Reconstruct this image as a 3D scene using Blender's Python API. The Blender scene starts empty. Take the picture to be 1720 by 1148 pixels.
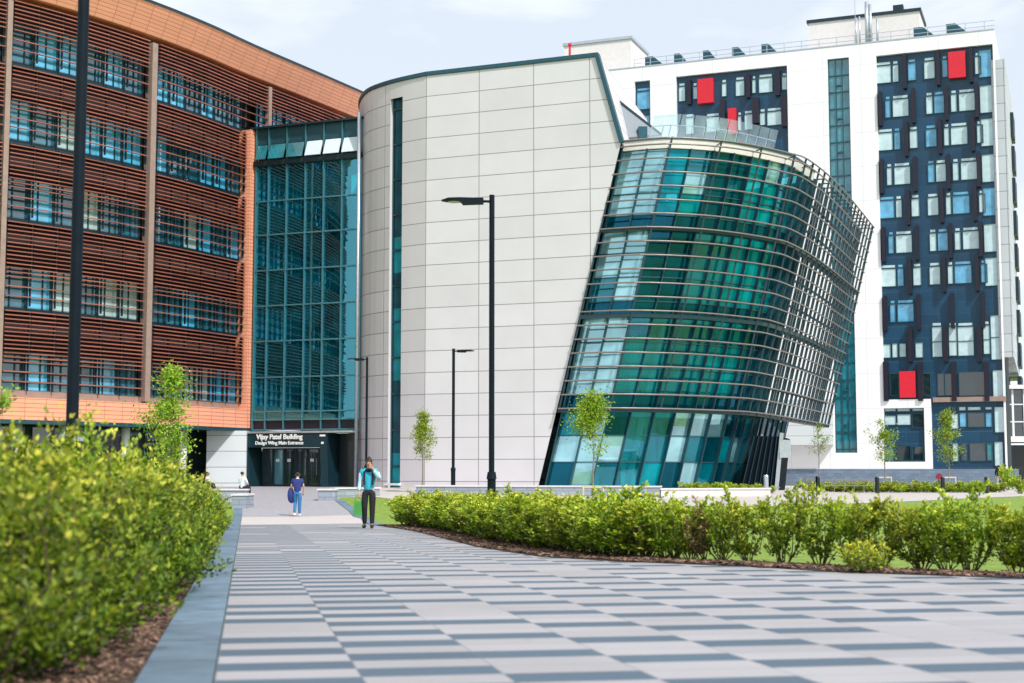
import bpy, bmesh, math, random
from mathutils import Vector, Matrix
random.seed(7)
S = bpy.context.scene
COL = S.collection
R = math.radians
# ------------------------------------------------------------------ camera, world, sun
F = 2400.0; TH = math.atan(216/2400); CT, ST = math.cos(TH), math.sin(TH); CZ = 0.8
cam = bpy.data.cameras.new('camera'); cam_o = bpy.data.objects.new('camera', cam); COL.objects.link(cam_o)
cam_o.location = (0, 0, CZ); cam_o.rotation_euler = (R(90)+TH, 0, 0)
cam.sensor_width = 36; cam.lens = 36*F/1720; cam.clip_end = 3000; cam.clip_start = 0.1
cam.dof.use_dof = True; cam.dof.focus_distance = 60; cam.dof.aperture_fstop = 2.8
S.camera = cam_o
SUN_EL, SUN_AZ = 50, 144      # azimuth clockwise from +Y
W = bpy.data.worlds.new('World'); S.world = W; W.use_nodes = True
nt = W.node_tree; nt.nodes.clear()
def N(t, kind, **kw):
    n = t.nodes.new(kind)
    for k, v in kw.items(): setattr(n, k, v)
    return n
wo = N(nt, 'ShaderNodeOutputWorld'); bg = N(nt, 'ShaderNodeBackground'); bg.inputs[1].default_value = 0.100
sky = N(nt, 'ShaderNodeTexSky', sky_type='NISHITA'); sky.sun_disc = False
sky.sun_elevation = R(SUN_EL); sky.sun_rotation = R(SUN_AZ); sky.air_density = 1.0; sky.dust_density = 1.5; sky.ozone_density = 1.2
tc = N(nt, 'ShaderNodeTexCoord'); mp = N(nt, 'ShaderNodeMapping'); mp.inputs['Scale'].default_value = (1.0, 1.0, 2.6)
mp.inputs['Location'].default_value = (0.35, 0.1, 0.2)
nz = N(nt, 'ShaderNodeTexNoise'); nz.inputs['Scale'].default_value = 3.2; nz.inputs['Detail'].default_value = 9; nz.inputs['Roughness'].default_value = 0.52
nz.inputs['Distortion'].default_value = 0.25
cr = N(nt, 'ShaderNodeValToRGB'); cr.color_ramp.elements[0].position = 0.44; cr.color_ramp.elements[1].position = 0.58
cr.color_ramp.elements[0].color = (.64, .64, .64, 1); cr.color_ramp.elements[1].color = (.97, .97, .97, 1)
mx = N(nt, 'ShaderNodeMix', data_type='RGBA'); mx.inputs['B'].default_value = (8.3, 8.8, 9.4, 1)
L = nt.links.new
L(tc.outputs['Generated'], mp.inputs[0]); L(mp.outputs[0], nz.inputs['Vector']); L(nz.outputs[0], cr.inputs[0])
L(cr.outputs[0], mx.inputs['Factor']); L(sky.outputs[0], mx.inputs['A']); L(mx.outputs['Result'], bg.inputs[0]); L(bg.outputs[0], wo.inputs[0])
sun = bpy.data.lights.new('sun', 'SUN'); sun.energy = 3.3; sun.angle = R(2.5); sun.color = (1.0, 0.97, 0.92)
sun_o = bpy.data.objects.new('sun', sun); COL.objects.link(sun_o)
sd = Vector((math.sin(R(SUN_AZ))*math.cos(R(SUN_EL)), math.cos(R(SUN_AZ))*math.cos(R(SUN_EL)), math.sin(R(SUN_EL))))
sun_o.rotation_euler = sd.to_track_quat('Z', 'Y').to_euler(); sun_o.location = (0, -10, 60)
S.view_settings.view_transform = 'Standard'; S.view_settings.look = 'None'; S.view_settings.exposure = 0.38; S.view_settings.gamma = 1
S.cycles.max_bounces = 8; S.cycles.transparent_max_bounces = 16; S.cycles.transmission_bounces = 4; S.cycles.glossy_bounces = 3; S.cycles.diffuse_bounces = 3
S.cycles.use_denoising = True; S.cycles.caustics_reflective = False

# ------------------------------------------------------------------ photo measurements -> real places
def ray(px, py):
    v = (574-py)/F
    return Vector(((px-860)/F, CT-ST*v, ST+CT*v))
def lvl(px, py, H):            # the point seen there at height H above the camera
    r = ray(px, py); k = H/r.z; return Vector((r.x*k, r.y*k, CZ+H))
def at(px, py, Y):
    r = ray(px, py); k = Y/r.y; return Vector((r.x*k, Y, CZ+r.z*k))
def sm(t): t = max(0, min(1, t)); return t*t*(3-2*t)
def gz(x, y):
    base = -.0179*max(-40, min(y, 55))
    tgt = -.2 - .4*sm((x-10)/12)
    return base if y <= 55 else base + (tgt-base)*min(1, (y-55)/23)
def gp(px, py):                # where that line of sight meets the ground
    r = ray(px, py); lo, hi = 2, 400
    for _ in range(50):
        m = (lo+hi)/2; k = m/r.y
        if CZ+r.z*k > gz(r.x*k, m): lo = m
        else: hi = m
    k = lo/r.y; return Vector((r.x*k, lo, gz(r.x*k, lo)))

# ------------------------------------------------------------------ materials
def base_mat(name):
    m = bpy.data.materials.new(name); m.use_nodes = True; t = m.node_tree
    return m, t, t.nodes['Principled BSDF'], t.nodes['Material Output']
def mat(name, col, rough=.6, metal=0, ns=6, na=.12, bump=0, bs=40, island=0, hue=0, coat=0, spec=.5, coord='Object'):
    m, t, b, o = base_mat(name); l = t.links.new
    b.inputs['Roughness'].default_value = rough; b.inputs['Metallic'].default_value = metal
    b.inputs['Specular IOR Level'].default_value = spec; b.inputs['Coat Weight'].default_value = coat
    tc = N(t, 'ShaderNodeTexCoord')
    n = N(t, 'ShaderNodeTexNoise'); n.inputs['Scale'].default_value = ns; n.inputs['Detail'].default_value = 6
    l(tc.outputs[coord], n.inputs['Vector'])
    hs = N(t, 'ShaderNodeHueSaturation'); hs.inputs['Color'].default_value = (*col, 1)
    mr = N(t, 'ShaderNodeMapRange'); mr.inputs[1].default_value = .3; mr.inputs[2].default_value = .7
    mr.inputs[3].default_value = 1-na; mr.inputs[4].default_value = 1+na
    l(n.outputs[0], mr.inputs[0]); val = mr.outputs[0]
    if island:
        g = N(t, 'ShaderNodeNewGeometry'); m2 = N(t, 'ShaderNodeMapRange'); m2.inputs[3].default_value = 1-island; m2.inputs[4].default_value = 1+island
        l(g.outputs['Random Per Island'], m2.inputs[0]); mm = N(t, 'ShaderNodeMath', operation='MULTIPLY'); l(val, mm.inputs[0]); l(m2.outputs[0], mm.inputs[1]); val = mm.outputs[0]
        if hue:
            m3 = N(t, 'ShaderNodeMapRange'); m3.inputs[3].default_value = .5-hue; m3.inputs[4].default_value = .5+hue
            sn = N(t, 'ShaderNodeMath', operation='MULTIPLY'); sn.inputs[1].default_value = 7.31; fr = N(t, 'ShaderNodeMath', operation='FRACT')
            l(g.outputs['Random Per Island'], sn.inputs[0]); l(sn.outputs[0], fr.inputs[0]); l(fr.outputs[0], m3.inputs[0]); l(m3.outputs[0], hs.inputs['Hue'])
    l(val, hs.inputs['Value']); l(hs.outputs[0], b.inputs['Base Color'])
    if bump:
        bn = N(t, 'ShaderNodeTexNoise'); bn.inputs['Scale'].default_value = bs; bn.inputs['Detail'].default_value = 4; l(tc.outputs[coord], bn.inputs['Vector'])
        bp = N(t, 'ShaderNodeBump'); bp.inputs['Strength'].default_value = bump; bp.inputs['Distance'].default_value = .02
        l(bn.outputs[0], bp.inputs['Height']); l(bp.outputs[0], b.inputs['Normal'])
    return m
def mth(t, op, a, b=None, c=None):
    n = N(t, 'ShaderNodeMath', operation=op)
    for i, v in enumerate((a, b, c)):
        if v is None: continue
        if isinstance(v, (int, float)): n.inputs[i].default_value = v
        else: t.links.new(v, n.inputs[i])
    return n.outputs[0]
def grid_mat(name, col, line, pw, ph, lw=.04, rough=.45, var=.04, u0=0, v0=0, spec=.5, brick=False, metal=0):
    """cladding panels pw x ph metres, in the surface's own u,v metres, with open joints"""
    m, t, b, o = base_mat(name); l = t.links.new
    b.inputs['Roughness'].default_value = rough; b.inputs['Specular IOR Level'].default_value = spec; b.inputs['Metallic'].default_value = metal
    uv = N(t, 'ShaderNodeUVMap'); sp = N(t, 'ShaderNodeSeparateXYZ'); l(uv.outputs[0], sp.inputs[0])
    v = mth(t, 'DIVIDE', mth(t, 'SUBTRACT', sp.outputs[1], v0), ph); vf = mth(t, 'FLOOR', v)
    u = mth(t, 'DIVIDE', mth(t, 'SUBTRACT', sp.outputs[0], u0), pw)
    if brick: u = mth(t, 'ADD', u, mth(t, 'MULTIPLY', mth(t, 'MODULO', vf, 2.0), .5))
    uf = mth(t, 'FLOOR', u)
    a1 = mth(t, 'LESS_THAN', mth(t, 'MULTIPLY', mth(t, 'FRACT', u), pw), lw); a2 = mth(t, 'LESS_THAN', mth(t, 'MULTIPLY', mth(t, 'FRACT', v), ph), lw)
    ln = mth(t, 'MAXIMUM', a1, a2)
    cb = N(t, 'ShaderNodeCombineXYZ'); l(uf, cb.inputs[0]); l(vf, cb.inputs[1])
    wn = N(t, 'ShaderNodeTexWhiteNoise', noise_dimensions='3D'); l(cb.outputs[0], wn.inputs['Vector'])
    n2 = N(t, 'ShaderNodeTexNoise'); n2.inputs['Scale'].default_value = .7; n2.inputs['Detail'].default_value = 7; tc = N(t, 'ShaderNodeTexCoord'); l(tc.outputs['Object'], n2.inputs[0])
    val = mth(t, 'ADD', mth(t, 'MULTIPLY', mth(t, 'SUBTRACT', wn.outputs[0], .5), 2*var), mth(t, 'ADD', 1.0, mth(t, 'MULTIPLY', mth(t, 'SUBTRACT', n2.outputs[0], .5), .14)))
    hs = N(t, 'ShaderNodeHueSaturation'); hs.inputs['Color'].default_value = (*col, 1); l(val, hs.inputs['Value'])
    mx = N(t, 'ShaderNodeMix', data_type='RGBA'); l(ln, mx.inputs['Factor']); l(hs.outputs[0], mx.inputs['A']); mx.inputs['B'].default_value = (*line, 1)
    l(mx.outputs['Result'], b.inputs['Base Color'])
    bp = N(t, 'ShaderNodeBump'); bp.inputs['Strength'].default_value = .6; bp.inputs['Distance'].default_value = .02; bp.invert = True; l(ln, bp.inputs['Height']); l(bp.outputs[0], b.inputs['Normal'])
    return m
def glass_mat(name, tint, refl=(.85, .95, 1), f0=.28, rough=.015, wob=.0, film=(0, 0, 0), filmf=0):
    """thin coated glazing: part mirror, part tinted see-through, part diffuse film painting brightness and soft reflections"""
    m, t, b, o = base_mat(name); l = t.links.new; t.nodes.remove(b)
    tr = N(t, 'ShaderNodeBsdfTransparent'); tr.inputs[0].default_value = (*tint, 1)
    gl = N(t, 'ShaderNodeBsdfGlossy'); gl.inputs[0].default_value = (*refl, 1); gl.inputs['Roughness'].default_value = rough
    lw = N(t, 'ShaderNodeLayerWeight'); lw.inputs[0].default_value = .5
    fac = mth(t, 'ADD', f0, mth(t, 'MULTIPLY', mth(t, 'POWER', lw.outputs['Facing'], 3.0), .82-f0))
    g = N(t, 'ShaderNodeNewGeometry')
    if wob:
        tc = N(t, 'ShaderNodeTexCoord'); n = N(t, 'ShaderNodeTexNoise'); n.inputs['Scale'].default_value = .8; l(tc.outputs['Object'], n.inputs[0])
        bp = N(t, 'ShaderNodeBump'); bp.inputs['Strength'].default_value = wob; bp.inputs['Distance'].default_value = .1; l(n.outputs[0], bp.inputs['Height']); l(bp.outputs[0], gl.inputs['Normal'])
    a = tr.outputs[0]
    if filmf:
        df = N(t, 'ShaderNodeBsdfDiffuse'); df.inputs[0].default_value = (*film, 1)
        tc2 = N(t, 'ShaderNodeTexCoord'); n3 = N(t, 'ShaderNodeTexNoise'); n3.inputs['Scale'].default_value = .45; n3.inputs['Detail'].default_value = 5; n3.inputs['Distortion'].default_value = .6; l(tc2.outputs['Object'], n3.inputs[0])
        m1 = N(t, 'ShaderNodeMixShader'); l(mth(t, 'MULTIPLY', filmf, mth(t, 'MAXIMUM', 0.1, mth(t, 'ADD', -.5, mth(t, 'MULTIPLY', n3.outputs[0], 3.0)))), m1.inputs[0]); l(a, m1.inputs[1]); l(df.outputs[0], m1.inputs[2]); a = m1.outputs[0]  # noise varies the diffuse layer to paint broad soft reflections
    ms = N(t, 'ShaderNodeMixShader'); l(fac, ms.inputs[0]); l(a, ms.inputs[1]); l(gl.outputs[0], ms.inputs[2]); l(ms.outputs[0], o.inputs[0])
    return m
def leaf_mat(name, c1, c2, c3):
    m, t, b, o = base_mat(name); l = t.links.new
    g = N(t, 'ShaderNodeNewGeometry'); oi = N(t, 'ShaderNodeObjectInfo')
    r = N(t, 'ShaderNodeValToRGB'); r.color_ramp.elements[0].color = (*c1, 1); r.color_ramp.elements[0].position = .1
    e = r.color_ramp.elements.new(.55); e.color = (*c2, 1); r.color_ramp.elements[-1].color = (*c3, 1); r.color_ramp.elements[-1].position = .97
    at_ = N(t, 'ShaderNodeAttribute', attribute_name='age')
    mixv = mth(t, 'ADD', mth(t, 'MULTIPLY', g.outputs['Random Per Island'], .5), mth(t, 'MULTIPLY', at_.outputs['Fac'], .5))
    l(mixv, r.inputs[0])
    hs = N(t, 'ShaderNodeHueSaturation'); l(r.outputs[0], hs.inputs['Color'])
    l(mth(t, 'ADD', .485, mth(t, 'MULTIPLY', oi.outputs['Random'], .03)), hs.inputs['Hue']); l(mth(t, 'ADD', .85, mth(t, 'MULTIPLY', oi.outputs['Random'], .3)), hs.inputs['Value'])
    b.inputs['Roughness'].default_value = .5; b.inputs['Specular IOR Level'].default_value = .35
    l(hs.outputs[0], b.inputs['Base Color'])
    tl = N(t, 'ShaderNodeBsdfTranslucent'); l(hs.outputs[0], tl.inputs[0]); ms = N(t, 'ShaderNodeMixShader'); ms.inputs[0].default_value = .24
    l(b.outputs[0], ms.inputs[1]); l(tl.outputs[0], ms.inputs[2]); l(ms.outputs[0], o.inputs[0])
    return m

YAW = math.atan((860-415)/F); PU = (math.cos(YAW), math.sin(YAW)); PV = (-math.sin(YAW), math.cos(YAW))
def paving_mat():
    m, t, b, o = base_mat('striped_paving'); l = t.links.new
    tc = N(t, 'ShaderNodeTexCoord'); sp = N(t, 'ShaderNodeSeparateXYZ'); l(tc.outputs['Object'], sp.inputs[0])
    X, Y = sp.outputs[0], sp.outputs[1]
    u = mth(t, 'ADD', mth(t, 'MULTIPLY', X, PU[0]), mth(t, 'MULTIPLY', Y, PU[1])); v = mth(t, 'ADD', mth(t, 'MULTIPLY', X, PV[0]), mth(t, 'MULTIPLY', Y, PV[1]))
    uu = mth(t, 'DIVIDE', mth(t, 'ADD', u, .12), .63); vv = mth(t, 'DIVIDE', mth(t, 'SUBTRACT', v, 6.68), .31)
    c = mth(t, 'FLOOR', uu); r = mth(t, 'FLOOR', vv)
    par = mth(t, 'MODULO', mth(t, 'ADD', mth(t, 'ADD', c, r), 400.0), 2.0)
    cb = N(t, 'ShaderNodeCombineXYZ'); l(c, cb.inputs[0]); l(r, cb.inputs[1]); cb.inputs[2].default_value = 3.3
    wn = N(t, 'ShaderNodeTexWhiteNoise', noise_dimensions='3D'); l(cb.outputs[0], wn.inputs['Vector'])
    thr = mth(t, 'MAXIMUM', mth(t, 'SUBTRACT', 1.02, mth(t, 'MULTIPLY', c, .15)), .60)
    d1 = mth(t, 'MULTIPLY', mth(t, 'SUBTRACT', 1.0, par), mth(t, 'LESS_THAN', wn.outputs[0], .93))
    m3 = mth(t, 'LESS_THAN', mth(t, 'MODULO', mth(t, 'ADD', mth(t, 'ADD', mth(t, 'MULTIPLY', c, 4.0), r), 900.0), 3.0), .5)
    d2 = mth(t, 'MULTIPLY', m3, mth(t, 'LESS_THAN', wn.outputs[0], .93)); first = mth(t, 'LESS_THAN', c, 1.5)
    dark = mth(t, 'ADD', mth(t, 'MULTIPLY', first, d1), mth(t, 'MULTIPLY', mth(t, 'SUBTRACT', 1.0, first), d2))
    jl = mth(t, 'MAXIMUM', mth(t, 'LESS_THAN', mth(t, 'FRACT', uu), .012), mth(t, 'LESS_THAN', mth(t, 'FRACT', vv), .026))
    n1 = N(t, 'ShaderNodeTexNoise'); n1.inputs['Scale'].default_value = 90; n1.inputs['Detail'].default_value = 6; n1.inputs['Roughness'].default_value = .8; l(tc.outputs['Object'], n1.inputs[0])
    n2 = N(t, 'ShaderNodeTexNoise'); n2.inputs['Scale'].default_value = .8; n2.inputs['Detail'].default_value = 5; l(tc.outputs['Object'], n2.inputs[0])
    m1 = N(t, 'ShaderNodeMix', data_type='RGBA'); l(dark, m1.inputs['Factor']); m1.inputs['A'].default_value = (.325, .312, .325, 1); m1.inputs['B'].default_value = (.062, .10, .14, 1)
    wn2 = N(t, 'ShaderNodeTexWhiteNoise', noise_dimensions='3D'); cb2 = N(t, 'ShaderNodeCombineXYZ'); l(c, cb2.inputs[0]); l(r, cb2.inputs[1]); cb2.inputs[2].default_value = 9.1; l(cb2.outputs[0], wn2.inputs['Vector'])
    val = mth(t, 'ADD', mth(t, 'ADD', mth(t, 'MULTIPLY', n1.outputs[0], .60), mth(t, 'MULTIPLY', n2.outputs[0], .34)), mth(t, 'ADD', .46, mth(t, 'MULTIPLY', wn2.outputs[0], .14)))
    hs = N(t, 'ShaderNodeHueSaturation'); l(m1.outputs['Result'], hs.inputs['Color']); vo = N(t, 'ShaderNodeTexVoronoi'); vo.inputs['Scale'].default_value = 2.2; l(tc.outputs['Object'], vo.inputs['Vector'])
    spk = mth(t, 'LESS_THAN', vo.outputs['Distance'], .035); val = mth(t, 'MULTIPLY', val, mth(t, 'SUBTRACT', 1.0, mth(t, 'MULTIPLY', spk, .45)))
    l(val, hs.inputs['Value'])
    m2 = N(t, 'ShaderNodeMix', data_type='RGBA'); l(mth(t, 'MULTIPLY', jl, .75), m2.inputs['Factor']); l(hs.outputs[0], m2.inputs['A']); m2.inputs['B'].default_value = (.12, .13, .15, 1)
    l(m2.outputs['Result'], b.inputs['Base Color']); b.inputs['Roughness'].default_value = .62
    bp = N(t, 'ShaderNodeBump'); bp.inputs['Strength'].default_value = .25; bp.inputs['Distance'].default_value = .004; l(n1.outputs[0], bp.inputs['Height']); l(bp.outputs[0], b.inputs['Normal'])
    return m
M = {}
M['paving'] = paving_mat()
M['kerb'] = mat('granite_kerb', (.115, .175, .235), .6, island=.16, ns=5, na=.25, bump=.3, bs=120)
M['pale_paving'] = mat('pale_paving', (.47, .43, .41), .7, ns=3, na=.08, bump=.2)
M['grey_paving'] = mat('grey_paving', (.31, .30, .325), .7, ns=5, na=.12, bump=.2)
M['lawn'] = mat('lawn_grass', (.18, .27, .03), .85, ns=7, na=.4, bump=1, bs=60)
M['mulch'] = mat('mulch_bed', (.06, .035, .025), .9, ns=30, na=.5, bump=1, bs=50)
M['chip'] = mat('wood_chip', (.16, .095, .065), .85, ns=20, na=.2, island=.8, hue=.02)
M['stem'] = mat('woody_stem', (.10, .07, .04), .85, ns=20, na=.3)
M['bark'] = mat('sapling_bark', (.23, .2, .16), .85, ns=20, na=.3)
M['timber'] = mat('pale_timber_stake', (.6, .52, .4), .8, ns=20, na=.15)
M['leafL'] = leaf_mat('hedge_leaf', (.012, .05, .002), (.17, .27, .008), (.78, .74, .08))  # dark end deepened to paint the shade inside the hedge
M['leafR'] = leaf_mat('laurel_leaf', (.03, .10, .005), (.30, .42, .015), (.85, .80, .09))
M['leafB'] = leaf_mat('reddish_leaf', (.12, .09, .03), (.3, .22, .08), (.5, .38, .2))
M['leafT'] = leaf_mat('sapling_leaf', (.10, .22, .012), (.28, .44, .025), (.55, .60, .07))
M['terra'] = grid_mat('terracotta_tile', (.86, .37, .235), (.42, .15, .08), 1.2, .22, .028, .6, .05, brick=False)
M['louvre'] = mat('terracotta_baguette', (.28, .090, .062), .55, ns=8, na=.1, island=.30)
M['brown'] = mat('dark_brown_render', (.022, .010, .011), .8, ns=4, na=.2)
M['beige'] = mat('beige_column_cladding', (.31, .22, .185), .6, ns=3, na=.1)
M['dark'] = mat('dark_blue_grey_metal', (.016, .035, .05), .4, .3, ns=5, na=.15)
M['teal_metal'] = mat('teal_grey_aluminium', (.03, .10, .13), .38, .5, ns=5, na=.1)
M['mull'] = mat('mullion_metal', (.09, .28, .34), .35, .5, ns=5, na=.1)
M['ribbon_frame'] = mat('ribbon_frame', (.01, .045, .065), .4, .2)
M['portal'] = mat('portal_cladding', (.006, .032, .046), .4, .2)
M['slotteal'] = mat('slot_teal_pane', (.01, .24, .30), .35, ns=1, na=.4, spec=.3)
M['slotdark'] = mat('slot_dark_pane', (.008, .07, .10), .3, ns=1, na=.4, spec=.3)
M['signred'] = mat('dark_red_disc', (.22, .01, .035), .5)
M['recess_shade'] = mat('entrance_recess_shade', (.003, .008, .014), .75, spec=.08)  # near black, paints the shade in the drum entrance
M['black'] = mat('black_paint', (.006, .010, .014), .35, ns=5, na=.2, coat=.3)
M['pole'] = mat('lamp_column_paint', (.004, .010, .017), .6, ns=5, na=.2, spec=.15)
M['white'] = mat('white_paint', (.82, .82, .82), .5, ns=3, na=.03)
M['fascia'] = mat('white_fascia', (.78, .74, .73), .45, ns=3, na=.04)
M['greyclad'] = grid_mat('pale_grey_cladding', (.50, .53, .57), (.2, .23, .26), 1.0, 1.55, .06, .5, .05)
M['cream'] = grid_mat('cream_rainscreen', (.66, .64, .675), (.25, .23, .25), 3.27, 1.215, .042, .33, .035, u0=0, v0=.15, spec=.6)
M['towerwhite'] = grid_mat('white_render_panel', (.86, .86, .87), (.62, .64, .67), 3.4, 3.1, .035, .55, .012)
M['podium'] = grid_mat('white_podium_panel', (.62, .66, .68), (.3, .33, .36), 3.2, .95, .05, .5, .02)
M['plinth'] = grid_mat('blue_grey_brick', (.16, .22, .30), (.1, .13, .18), .6, .25, .02, .7, .14, brick=True)
M['wallstone'] = grid_mat('grey_stone_block', (.30, .34, .40), (.16, .18, .22), .6, .22, .018, .7, .12, brick=True)
M['cap'] = mat('pale_stone_coping', (.66, .64, .65), .6, ns=6, na=.08)
M['palewall'] = mat('pale_concrete', (.62, .58, .57), .7, ns=4, na=.08)
M['slate'] = grid_mat('dark_slate_panel', (.004, .048, .105), (.015, .09, .14), 1.5, 1.03, .03, .35, .15)
M['fin'] = mat('purple_black_fin', (.009, .006, .018), .4, ns=4, na=.15)
M['red'] = mat('red_panel', (.66, .010, .03), .45, ns=3, na=.06)
M['blind'] = mat('pale_blind_behind_glass', (.50, .66, .70), .15, ns=2, na=.12, coat=1, island=.15)
M['blueglass'] = mat('sky_blue_pane', (.10, .36, .58), .08, ns=1.5, na=.25, coat=1, island=.25)  # blue base colour stands in for mirrored sky
M['darkglass'] = mat('dark_pane', (.01, .025, .032), .04, ns=2, na=.3, spec=1, coat=1)
M['tealpane'] = mat('teal_pane', (.02, .19, .24), .05, ns=1.2, na=.35, spec=1, coat=1, island=.3)
M['ribbon'] = mat('ribbon_pane', (.02, .13, .20), .03, ns=.8, na=.5, spec=1, coat=1, island=.5)
M['ribbonb'] = mat('sky_reflect_ribbon_pane', (.07, .46, .76), .03, ns=.8, na=.25, spec=1, coat=1, island=.3)  # bright sky reflection put into the pane colour
M['ribbonp'] = mat('blind_ribbon_pane', (.34, .50, .50), .1, ns=2, na=.15, spec=1, coat=1, island=.2)
M['atrium'] = glass_mat('atrium_glass', (.20, .82, .98), (.22, .76, .92), .30, wob=.025, film=(.0, .30, .46), filmf=.13)
M['drum'] = glass_mat('leaning_glass', (.16, .72, .80), (.26, .74, .95), .19, film=(.0, .30, .40), filmf=.3, wob=.03)
M['drum2'] = glass_mat('green_leaning_glass', (.05, .55, .62), (.08, .55, .90), .18, film=(.0, .38, .42), filmf=.5, wob=.03)
M['drum3'] = glass_mat('pale_leaning_glass', (.3, .7, .8), (.55, .9, 1), .35, film=(.36, .70, .80), filmf=.6, wob=.012)  # pale layer: painted sky reflection at left, blinds lower down
M['drum4'] = glass_mat('dark_leaning_glass', (.03, .20, .26), (.08, .42, .65), .16, film=(.0, .09, .13), filmf=.4, wob=.012)
M['balu'] = glass_mat('balustrade_glass', (.80, .93, .96), (.9, .97, 1), .10, film=(.6, .8, .85), filmf=.22)
M['inwall'] = mat('interior_teal_wall', (.07, .56, .58), .7, ns=.5, na=.5)
M['inwhite'] = mat('interior_white', (.62, .72, .68), .7, ns=1, na=.1)
M['infloor'] = mat('interior_floor', (.10, .12, .13), .7)
M['vent'] = mat('opened_vent_pane', (.62, .72, .80), .12, ns=1, na=.05, coat=1)  # white reflection put into the flap's base colour
M['letters'] = mat('white_letters', (.85, .85, .85), .5, na=.0)
M['ink'] = mat('blue_black_lettering', (.02, .05, .1), .5, na=.0)
M['tube'] = mat('stainless_tube', (.27, .235, .22), .4, .5, ns=5, na=.1)
M['tubedark'] = mat('dark_steel_tube', (.02, .055, .075), .4, .3, ns=5, na=.1)
M['skin'] = mat('skin', (.55, .32, .22), .55, ns=8, na=.05)
M['hair'] = mat('dark_hair', (.02, .012, .01), .6, ns=40, na=.3)
M['lens'] = mat('lamp_lens', (.7, .68, .6), .2, ns=4, na=.05)
M['asphalt'] = mat('roof_membrane', (.35, .36, .38), .8)
M['steel'] = mat('galvanised_steel', (.5, .55, .6), .35, .7)

# ------------------------------------------------------------------ mesh helpers
class MB:
    def __init__(s): s.v = []; s.f = []; s.m = []; s.uv = []; s.age = []
    def quad(s, pts, m=0, uv=None):
        k = len(s.v); s.v += [tuple(p) for p in pts]; s.f.append(tuple(range(k, k+len(pts)))); s.m.append(m); s.uv.append(uv)
    def hexa(s, p, m=0, uvs=None):      # p: 8 points, 0-3 bottom loop, 4-7 top loop; outward faces
        k = len(s.v); s.v += [tuple(q) for q in p]
        for i, a in enumerate(((3, 2, 1, 0), (4, 5, 6, 7), (0, 1, 5, 4), (1, 2, 6, 5), (2, 3, 7, 6), (3, 0, 4, 7))):
            s.f.append(tuple(k+j for j in a)); s.m.append(m)
            P = [Vector(p[j]) for j in a]
            if i < 2: s.uv.append([(q.x, q.y) for q in P])
            else:
                d = (P[1]-P[0]); L_ = d.length; u0 = uvs if uvs is not None else 0
                s.uv.append([(u0, P[0].z), (u0+L_, P[1].z), (u0+L_, P[2].z), (u0, P[3].z)])
    def box(s, c, d, rz=0, m=0):
        ca, sa = math.cos(rz), math.sin(rz); x, y, z = (i/2 for i in d)
        P = [(-x, -y, -z), (x, -y, -z), (x, y, -z), (-x, y, -z), (-x, -y, z), (x, -y, z), (x, y, z), (-x, y, z)]
        s.hexa([(c[0]+a*ca-b*sa, c[1]+a*sa+b*ca, c[2]+e) for a, b, e in P], m)
    def tube(s, p, q, r, r2=None, n=8, m=0, caps=True):
        p, q = Vector(p), Vector(q); d = q-p
        if d.length < 1e-6: return
        r2 = r if r2 is None else r2; z = d.normalized(); x = z.orthogonal().normalized(); y = z.cross(x); k = len(s.v)
        for c, rr in ((p, r), (q, r2)):
            for i in range(n):
                a = 2*math.pi*i/n; s.v.append(tuple(c + x*math.cos(a)*rr + y*math.sin(a)*rr))
        for i in range(n):
            j = (i+1) % n; s.f.append((k+i, k+j, k+n+j, k+n+i)); s.m.append(m); s.uv.append(None)
        if caps:
            s.f.append(tuple(k+i for i in reversed(range(n)))); s.m.append(m); s.uv.append(None)
            s.f.append(tuple(k+n+i for i in range(n))); s.m.append(m); s.uv.append(None)
    def beam(s, p, q, w, h, up=Vector((0, 0, 1)), m=0):   # rectangular bar; w sideways, h along up
        p, q = Vector(p), Vector(q); z = (q-p).normalized(); x = z.cross(up)
        if x.length < 1e-4: x = z.orthogonal()
        x = x.normalized()*w/2; y = x.cross(z).normalized()*h/2
        s.hexa([p-x-y, p+x-y, q+x-y, q-x-y, p-x+y, p+x+y, q+x+y, q-x+y], m)
    def ell(s, c, r, n=10, k=7, m=0, rot=None):
        c = Vector(c); b = len(s.v)
        for i in range(k+1):
            th = math.pi*i/k
            for j in range(n):
                ph = 2*math.pi*j/n; p = Vector((r[0]*math.sin(th)*math.cos(ph), r[1]*math.sin(th)*math.sin(ph), r[2]*math.cos(th)))
                if rot: p = rot @ p
                s.v.append(tuple(c+p))
        for i in range(k):
            for j in range(n):
                q = (j+1) % n; s.f.append((b+i*n+j, b+(i+1)*n+j, b+(i+1)*n+q, b+i*n+q)); s.m.append(m); s.uv.append(None)
    def build(s, name, mats, parent=None, smooth=False, loc=None, age=None):
        me = bpy.data.meshes.new(name); me.from_pydata(s.v, [], s.f)
        for m in (mats if isinstance(mats, (list, tuple)) else [mats]): me.materials.append(M[m] if isinstance(m, str) else m)
        me.polygons.foreach_set('material_index', s.m)
        if smooth: me.polygons.foreach_set('use_smooth', [True]*len(s.f))
        if any(u for u in s.uv):
            ul = me.uv_layers.new(name='UVMap'); i = 0
            for f, u in zip(s.f, s.uv):
                for j in range(len(f)):
                    if u: ul.data[i+j].uv = u[j]
                i += len(f)
        if age is not None:
            a = me.attributes.new('age', 'FLOAT', 'FACE'); a.data.foreach_set('value', age)
        me.update(); o = bpy.data.objects.new(name, me); COL.objects.link(o)
        if parent: o.parent = parent; o.matrix_parent_inverse = Matrix.Translation(parent.location).inverted() if parent.rotation_euler.z == 0 else parent.matrix_basis.inverted()
        if loc: o.location = loc
        return o
def tag(o, label, cat, group=None):
    o['label'] = label; o['category'] = cat
    if group: o['group'] = group
    return o
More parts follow.
